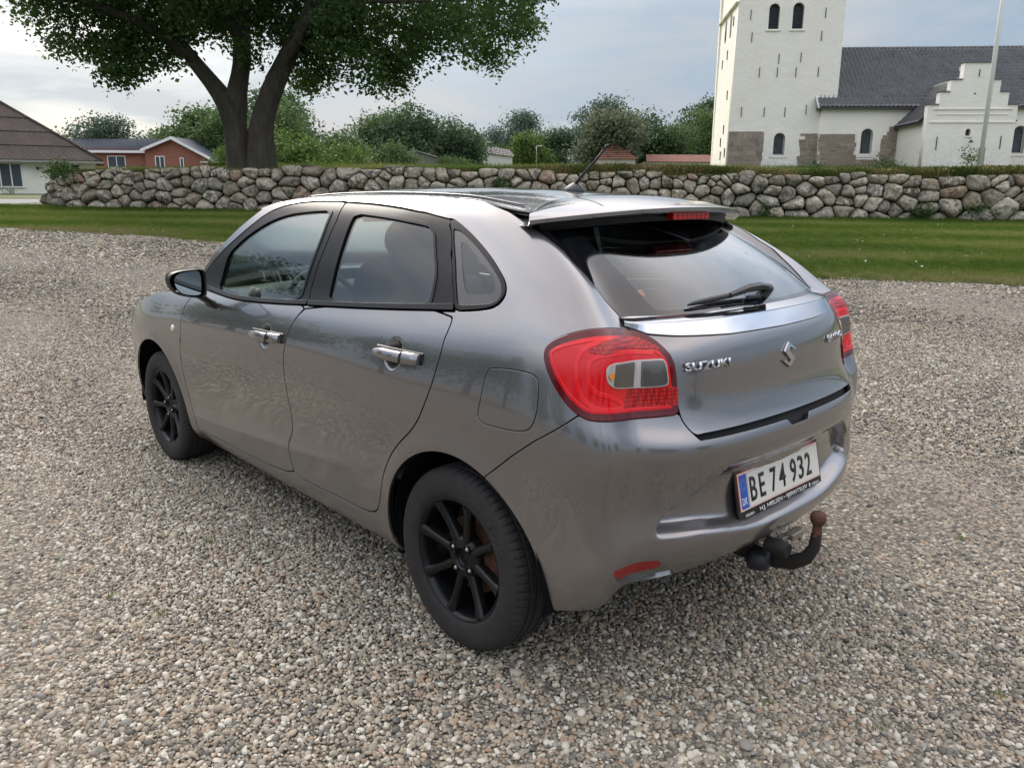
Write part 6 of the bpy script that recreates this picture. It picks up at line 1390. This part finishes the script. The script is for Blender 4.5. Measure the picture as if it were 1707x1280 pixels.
def build_trees():
    rng=np.random.default_rng(77); M={}
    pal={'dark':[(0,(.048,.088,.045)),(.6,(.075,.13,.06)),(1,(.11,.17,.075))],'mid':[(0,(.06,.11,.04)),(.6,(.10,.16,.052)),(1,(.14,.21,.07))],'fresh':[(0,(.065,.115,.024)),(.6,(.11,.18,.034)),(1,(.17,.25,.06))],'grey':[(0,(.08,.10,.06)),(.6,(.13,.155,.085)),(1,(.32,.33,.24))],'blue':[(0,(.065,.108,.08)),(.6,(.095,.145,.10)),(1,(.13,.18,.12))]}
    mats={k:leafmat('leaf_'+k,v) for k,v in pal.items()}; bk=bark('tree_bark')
    def tree(ex,ey,top,w,kind,label,n=5200,name='tree',lsz=None,trunk=True,zb=None,shape='round',group='trees beyond the churchyard'):
        zb=float(terr(ex,ey)) if zb is None else zb; h=top-zb; r=np.random.default_rng(int(abs(ex)*31+abs(ey)*7)); o=place(name,ex,ey,zb,label=label,cat='tree' if name!='bush' else 'bush',group=group)
        bl=[]; nb=15 if name!='bush' else 10
        for k in range(nb):
            a=r.uniform(0,6.28); f=r.uniform(0,1); 
            prof=math.sin(math.pi*(.18+.74*f))**.7 if shape=='round' else (1-.55*f)
            rad=w/2*prof*r.uniform(.35,.72); z=h*(.28+.62*f) if name!='bush' else h*(.12+.7*f)
            s_=w*.20*r.uniform(.7,1.3); bl.append((math.cos(a)*rad,math.sin(a)*rad,z,s_,s_,s_*r.uniform(.6,.9)))
        bl.append((r.normal(0,w*.06),0,h*.9-w*.02,w*.15,w*.15,h*.10)); bl.append((0,0,h*.5,w*.32,w*.32,h*.30))
        V,F,A=leafcloud(r,bl,n,lsz or w*.045,up=.3); V[:,2]=np.maximum(V[:,2],.05)
        link('crown' if name!='bush' else 'foliage',npmesh('crown',V,F,{'tone':('POINT','FLOAT',A)}),mats[kind],o)
        if trunk:
            m=MB(); limb(m,[(0,0,-.3),(.05*w*.3,0,h*.25),(-.02*w,0,h*.55),(0,0,h*.85)],.035*w+.06,.03,8,r,.05*w*.1)
            for k in range(5): a=r.uniform(0,6.28); limb(m,[(0,0,h*r.uniform(.22,.5)),(math.cos(a)*w*.18,math.sin(a)*w*.18,h*r.uniform(.5,.65)),(math.cos(a)*w*.33,math.sin(a)*w*.33,h*r.uniform(.65,.8))],.018*w+.03,.02,6,r,.03)
            m.build('trunk',bk,o)
        return o
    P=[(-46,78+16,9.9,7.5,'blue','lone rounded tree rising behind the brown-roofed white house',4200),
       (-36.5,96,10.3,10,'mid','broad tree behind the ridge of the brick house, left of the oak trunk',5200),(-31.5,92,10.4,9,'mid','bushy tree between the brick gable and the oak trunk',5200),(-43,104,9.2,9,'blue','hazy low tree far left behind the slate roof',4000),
       (-20,72,8.7,8,'mid','tree close behind the right side of the oak trunk',5200),(-23,80,10.8,9,'dark','tall dark tree right behind the oak fork',5200),
       (-14.0,88,9.2,8.5,'mid','rounded tree to the right of the oak, left of the tall pair',5200),(-10.5,84,9.6,8,'dark','tall dark tree above the grey shed',5600),(-6.6,88,9.3,7.5,'dark','wide dark tree right of the shed lamp',5200),
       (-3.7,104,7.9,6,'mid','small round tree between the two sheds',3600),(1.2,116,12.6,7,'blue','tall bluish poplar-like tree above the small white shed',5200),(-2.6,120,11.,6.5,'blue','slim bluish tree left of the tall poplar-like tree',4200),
       (1.9,104,8.6,7,'fresh','light green tree right of the white shed',4600),(5.2,110,10.2,6.5,'dark','dark narrow tree between the light green tree and the grey-leaved tree',4600),
       (9.3,84,9.2,8.4,'grey','pale grey-green flowering tree with dense round crown in the middle',7200),(11.6,112,13.6,9,'blue','tall feathery tree peeking over the pale flowering tree',5600),
       (15.2,100,10.3,9,'dark','dark tree right of the pale flowering tree',5600),(19.4,98,9.6,7.5,'mid','mid green tree left of the church tower',5000),(24.6,104,12.9,10,'dark','tallest dark tree right beside the church tower',6400),(22.0,92,10.3,7,'mid','green tree half hidden by the tall dark tree beside the tower',4800)]
    for ex,ey,top,w,kind,lab,n in P: tree(ex,ey,top,w,kind,lab,int(n*1.5))
    for ex,ey,top,w,kind,lab in [(-15.5,62,5.3,6,'fresh','bright green bush right beside the oak trunk'),(-12.3,60,5.0,5.5,'fresh','bright green bush second to the right of the oak trunk'),(-9.0,62,5.1,5,'mid','green bush just left of the grey shed'),(-18.5,64,6.6,6,'fresh','tall bright green bush directly behind the oak trunk'),(-29,84,5.8,5,'fresh','light green bush at the right corner of the brick house'),(-5.6,78,5.0,4,'mid','low bush right of the grey shed'),(-14.5,70,6.3,6,'mid','wide green bush behind the bright green bushes')]:
        tree(ex,ey,top,w,kind,lab,5200,name='bush',trunk=False,group='bushes behind the wall')
    tree(-29.2,47.4,1.75,1.3,'mid','small low plant against the white house wall',500,name='bush',trunk=False,group='bushes behind the wall',zb=1.2)
    # distant wood closing the horizon
    bl=[(x,0+8*math.sin(x*.2),3.2+1.2*math.sin(x*.31)+.8*math.sin(x*.83),4.2,4.,2.6) for x in np.arange(-95,130,4.)]
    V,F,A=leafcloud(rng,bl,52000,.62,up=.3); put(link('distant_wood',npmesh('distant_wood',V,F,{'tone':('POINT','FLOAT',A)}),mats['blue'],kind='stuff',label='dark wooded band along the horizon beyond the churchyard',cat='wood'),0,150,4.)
    # trees of the near side of the yard, out of frame but mirrored in the panes
    for ex,ey,top,w,kind in [(-23.5,6.5,7.0,6,'mid'),(-27,14.5,8.0,7.5,'dark'),(-24,-1,7.4,7,'dark'),(-30,2.5,8.2,7,'mid'),(-33,-14,8,10,'dark'),(-36,21,8,9,'mid'),(-18,-30,8,10,'dark'),(-4,-36,9,11,'mid'),(9,-34,8,10,'dark'),(22,-28,8,10,'mid'),(31,-12,8,10,'dark'),(-29,-24,8,10,'mid')]:
        tree(ex,ey,top,w,kind,'leafy tree at the near edge of the yard, mirrored in the car windows',5000,group='trees at the near edge of the yard')
# ===================================================== HOUSES, SHEDS, LAMPS =====================================================
def corr(m,P00,P10,P01,P11,nu,amp,per,rows=1):
    """corrugated/ribbed sheet between four corners: ribs run from edge 0 to edge 1"""
    P00,P10,P01,P11=map(Vector,(P00,P10,P01,P11)); nrm=(P10-P00).cross(P01-P00).normalized(); G=[]
    for r in range(rows):
        for q,lift in((0,.05 if rows>1 else 0),(1,0)):
            f=(r+q)/rows; a=P00.lerp(P01,f); b=P10.lerp(P11,f); G.append([tuple(a.lerp(b,k/nu)+nrm*(lift+amp*math.cos(2*math.pi*k/per))) for k in range(nu+1)])
    m.grid(G)
def build_houses():
    white=NT('white_render'); o=white.obj(); white.set(Base_Color=white.ramp(white.noise(o,1.2,6,.7),[(.3,(.70,.68,.60)),(.6,(.82,.80,.73))]),Roughness=.9); white=white.m
    wf=simple('white_woodwork',(.74,.74,.72),.5); gl=simple('house_glass',(.05,.06,.07),.08); 
    # white house with hipped brown roof
    h=place('farmhouse',-29,50,1.05,rz=.45,label='white-rendered house with large brown corrugated hipped roof at the left edge',cat='house')
    t=NT('brown_roof_sheet'); o=t.obj(); n=t.noise(o,1.1,6,.65); c=t.ramp(n,[(.3,(.050,.036,.031)),(.6,(.080,.058,.049)),(.8,(.10,.082,.068))]); t.set(Base_Color=c,Roughness=.8); rm=t.m
    m=MB(); m.box(-16,0,0,3.15,.3,2.25); m.box(2.85,.3,0,3.15,8,2.25); m.build('wall',white,h)
    m=MB(); m.box(-16,-.05,0,3.2,.0,.22); m.build('plinth',simple('grey_plinth',(.25,.25,.24),.9),h)
    e=2.22; ez=2.15; A=(-16.,-.45,ez); B=(3.65,-.45,ez); Cc=(3.65,8.5,ez); Rr=(-2.9,4.0,6.45); Rl=(-16,4.0,6.45)
    # rows of corrugated sheets, hip as clipped edge
    rows=5
    for r in range(rows):
        f0,f1=r/rows,(r+1)/rows+.015; L=[]
        def edge(f): return 3.65+(-2.9-3.65)*f
        n_=220; m=MB(); m.smooth=True
        y0,y1=-.45+4.45*f0,-.45+4.45*min(1,f1); z0,z1=ez+4.3*f0,ez+4.3*min(1,f1)
        G=[[(-16+(edge(f0)+16)*k/n_,y0-.03,z0+.07+.02*math.cos(k*1.6)) for k in range(n_+1)],[(-16+(edge(min(1,f1))+16)*k/n_,y1,z1+.03+.02*math.cos(k*1.6)) for k in range(n_+1)]]
        m.grid(G); m.build('roof_sheet_row',rm,h)
    m=MB(); m.add([B,Cc,(-2.9,4.05,6.45)],[(0,1,2)]); m.add([(-16,4.05,6.45),(-2.9,4.05,6.45),Cc,(-16,8.5,ez)],[(0,1,2,3)]); m.build('roof_back',rm,h)
    m=MB(); m.tube([(-16,4.02,6.52),(-2.9,4.02,6.52),(3.68,-.47,ez+.08)],.09,8); m.build('ridge_cap',rm,h,smooth=True)
    m=MB(); m.box(-16,-.5,ez-.10,3.7,-.42,ez+.02); m.build('gutter',simple('gutter_grey',(.28,.27,.26),.6),h)
    for a in(-2.5,.65,-8.):
        m=MB(); m.box(a,-.02,.62,a+1.75,.03,2.02); w=m.build('window',gl,h); m=MB()
        for x in(0,.56,1.13,1.69): m.box(a+x,-.05,.62,a+x+.07,.0,2.02)
        m.box(a,-.05,1.95,a+1.76,.0,2.03); m.box(a-.04,-.07,.56,a+1.80,.0,.64); m.build('frame',wf,w)
    m=MB(); m.tube([(.1,-.35,1.72),(.1,-.02,1.72)],.09,8); m.build('wall_lamp',simple('black_lamp',(.02,.02,.02),.5),h)
    # brick house
    b=place('brick_house',-35,85,2.6,label='red brick house with dark ribbed roof and white bargeboards behind the wall',cat='house')
    t=NT('red_brick'); o=t.obj(); br=t.n('TexBrick'); br.inputs['Scale'].default_value=1; br.inputs['Brick Width'].default_value=.24; br.inputs['Row Height'].default_value=.075; br.inputs['Mortar Size'].default_value=.008; br.inputs['Color1'].default_value=(.30,.095,.050,1); br.inputs['Color2'].default_value=(.22,.07,.042,1); br.inputs['Mortar'].default_value=(.26,.20,.16,1)
    mp=t.n('Mapping'); mp.inputs['Rotation'].default_value=(math.pi/2,0,0); t.l(o,mp.inputs[0]); t.l(mp.outputs[0],br.inputs['Vector']); t.set(Base_Color=t.mix(t.ramp(t.noise(o,1,4,.6),[(.3,0.),(.7,.4)]),br.outputs[0],(.34,.13,.08)),Roughness=.9); brick=t.m
    slate=simple('blue_grey_roof',(.05,.062,.08),.8,spec=.2)
    Z=2.6
    m=MB(); m.prism([(-2.9,0,0),(4.0,0,0),(4.0,0,2.35),(.15,0,4.05),(-2.9,0,3.0)],(0,0,0),(0,.35,0)); m.build('gable_wall',brick,b)
    m=MB(); m.box(-12,1.2,0,-2.9,1.5,3.2); m.box(3.7,.35,0,4.0,8,2.3); m.build('side_wall',brick,b)
    for (a0,z0),(a1,z1) in (((.1,4.32),(-3.15,3.06)),((.1,4.32),(4.65,1.95))):
        m=MB(); m.prism([(a0,-.55,z0),(a1,-.55,z1),(a1,-.55,z1-.30),(a0,-.55,z0-.30)],(0,0,0),(0,.08,0)); m.build('bargeboard',wf,b)
    m=MB(); corr(m,(.1,-.55,4.33),(.1,9,4.33),(4.7,-.55,1.95),(4.7,9,1.95),30,.012,5); m.build('roof_right',slate,b)
    m=MB(); m.add([(.1,-.55,4.35),(-3.2,-.55,3.08),(-3.2,.4,3.08),(-3.2,.4,3.08),(.1,4.0,4.35)],[(0,1,2,4)]); m.build('roof_valley',slate,b)
    m=MB(); n_=26
    for k in range(n_):
        a=-12.5+k*.49; m.box(a,0.9,0,a+.03,0.92,.01)
    m=MB(); P0,P1,P2,P3=Vector((-12.6,.75,2.95)),Vector((-3.1,.75,2.95)),Vector((-12.6,5,4.35)),Vector((.15,5,4.35)); m.add([tuple(P0),tuple(P1),tuple(P3),tuple(P2)],[(0,1,2,3)]); rf=m.build('roof_left',slate,b)
    for k in range(25):
        f=k/24; m=MB(); a=P0.lerp(P1,f); c_=P2.lerp(P3,f); m.tube([tuple(a+Vector((0,0,.03))),tuple(c_+Vector((0,0,.03)))],.03,4); m.build('roof_rib',slate,rf)
    m=MB(); m.box(-12.6,.66,2.72,-3.0,.76,2.96); m.build('fascia',wf,b)
    m=MB(); m.box(-3.6,.45,2.7,-3.0,.76,2.96); m.build('fascia_end',wf,b)
    m=MB(); m.tube([(-10.1,.7,2.8),(-10.1,1.15,1.6),(-10.1,1.15,0)],.05,6); m.build('downpipe',simple('pipe_grey',(.3,.3,.3),.5,.5),b)
    for a0,a1,z0,z1,v in((-7.4,-5.5,1.2,2.45,1.2),(-1.9,-.9,1.1,2.4,0),(.55+.1,1.05,1.1,2.25,0)):
        m=MB(); m.box(a0,v-.03,z0,a1,v+.02,z1); w=m.build('window',gl,b); m=MB(); q=.09; xs=[a0,(a0+a1)/2-q/2,a1-q] if a1-a0>.7 else [a0,a1-q]
        for x in xs: m.box(x,v-.07,z0,x+q,v-.02,z1)
        m.box(a0,v-.075,z1-q,a1,v-.02,z1+.002); m.box(a0,v-.075,z0-.002,a1,v-.02,z0+q); m.build('frame',wf,w)
    m=MB(); m.box(3.4,-1.8,1.7,7.,1.2,1.82); m.box(3.5,-1.7,0,3.62,-1.58,1.7); m.box(6.8,-1.7,0,6.92,-1.58,1.7); m.build('carport',wf,b)
    # sheds
    def shed(ex,ey,z,w,d,h,rh,wallm,roofm,name,label,rz=0):
        s=place(name,ex,ey,z,rz=rz,label=label,cat='shed'); m=MB(); m.prism([(0,0,-2.5),(w,0,-2.5),(w,0,h),(w*.36,0,h+rh),(0,0,h)],(0,0,0),(0,d,0)); m.build('wall',wallm,s)
        for x0,x1,za,zb in((-.15,w*.36,h-.03,h+rh+.04),(w*.36,w+.2,h+rh+.04,h-.05)):
            m=MB(); corr(m,(x0,-.2,za+.02),(x0,d+.2,za+.02),(x1,-.2,zb+.02),(x1,d+.2,zb+.02),24,.02,4); m.build('roof',roofm,s)
        for k in range(int(w/.55)): 
            m=MB(); m.box(.1+k*.55,-.03,-2.4,.14+k*.55,0,h-.02); m.build('batten',wallm,s)
        return s
    gs=simple('grey_shed_board',(.16,.15,.14),.8); rs=simple('pale_shed_roof',(.42,.42,.40),.6)
    shed(-11.4,80,4.3,3.75,5,.65,.62,gs,rs,'shed','low grey boarded shed with pale roof edge behind the wall')
    s=place('shed',-3.5,95,4.9,label='small white shed with grey tiled roof behind the wall',cat='shed'); m=MB(); m.prism([(0,0,-2.5),(3.35,0,-2.5),(3.35,0,.75),(0,0,1.10)],(0,0,0),(0,3,0)); m.build('wall',simple('shed_white',(.66,.64,.58),.8),s)
    m=MB(); corr(m,(-.1,-.25,.78+.35),(3.6,-.25,.70),(.6,2.,1.95),(3.0,2.,1.55),40,.03,5,rows=4); m.f=[f[::-1] for f in m.f]; m.build('roof',simple('shed_grey_tile',(.17,.155,.14),.8),s); m=MB(); m.add([(0,0,1.1),(.6,2.,1.92),(0,3,1.1)],[(0,1,2)]); m.build('gable',simple('shed_white2',(.66,.64,.58),.8),s)
    t=NT('red_tile'); o=t.obj(); t.set(Base_Color=t.ramp(t.noise(o,3,6,.7),[(.3,(.13,.055,.038)),(.7,(.23,.095,.062))]),Roughness=.85); rt=t.m
    r=place('red_roofed_house',9.9,80,3.4,label='red pyramid roof with a low red wing roof showing just above the wall',cat='house')
    m=MB(); m.box(-1.7,0,-1,1.9,3.6,1.5); m.build('wall',simple('house_cream',(.5,.45,.38),.9),r)
    for P in([(-1.95,-.2,1.4),(2.15,-.2,1.4),(.0,1.9,3.0)],[(2.15,-.2,1.4),(2.15,4,1.4),(.0,1.9,3.0)],[(-1.95,4,1.4),(-1.95,-.2,1.4),(.0,1.9,3.0)]):
        m=MB(); a,b_,c_=map(Vector,P); rows=8
        for k in range(rows): f0,f1=k/rows,(k+1.1)/rows; f1=min(f1,1); n_=(b_-a).cross(c_-a).normalized(); m.add([tuple(a.lerp(c_,f0)+n_*.05),tuple(b_.lerp(c_,f0)+n_*.05),tuple(b_.lerp(c_,f1)),tuple(a.lerp(c_,f1))],[(0,1,2,3)])
        m.build('roof',rt,r)
    m=MB(); m.box(3.2,.2,-1,9.5,4,1.25); m.build('low_wing',simple('wing_cream',(.5,.45,.38),.9),r); m=MB(); m.add([(3,0,1.2),(9.7,0,1.2),(9.5,2.,1.95),(3.2,2.,1.95)],[(0,1,2,3)]); m.build('wing_roof',rt,r)
    # street lamps
    lm=simple('lamp_steel',(.42,.42,.40),.4,.5)
    for ex,ey,zb,top,lab in((-11.5,88,3.5,7.9,'slim grey street lamp in front of the dark trees above the grey shed'),(-3.05,92,4.,6.95,'short grey street lamp just above the small white shed'),(2.55,92,4.,6.6,'slim grey street lamp between the white shed and the flowering tree')):
        p=place('street_lamp',ex,ey,zb,label=lab,cat='street lamp',group='street lamps beyond the wall'); m=MB(); m.smooth=True; m.tube([(0,0,0),(0,0,top-zb),(.12,0,top-zb+.05)],[.07,.05,.05],8); m.build('post',lm,p); m=MB(); m.box(.0,-.12,top-zb-.02,.62,.12,top-zb+.10); m.build('lamp_head',lm,p,bevel=.03)
    p=place('road_sign',-4.75,95,4.2,label='small pale road sign on a post left of the white shed',cat='sign'); m=MB(); m.tube([(0,0,0),(0,0,2.2)],.04,6); m.build('post',lm,p); m=MB(); m.lathe([(.0001,.0),(.28,.0),(.28,.02)],16,M=Matrix.Translation((0,-.05,2.0))@Matrix.Rotation(math.pi/2,4,'X')); m.build('sign_face',wf,p)
import time as _t, bmesh
_t0=_t.time()
def step(name,fn):
    r=fn(); print('STEP',name,round(_t.time()-_t0,1)); return r
step('ground',build_ground)
step('wall',build_wall)
step('church',build_church)
step('houses',build_houses)
step('oak',build_oak)
step('trees',build_trees)
step('grass',build_grass)
step('car',build_car)
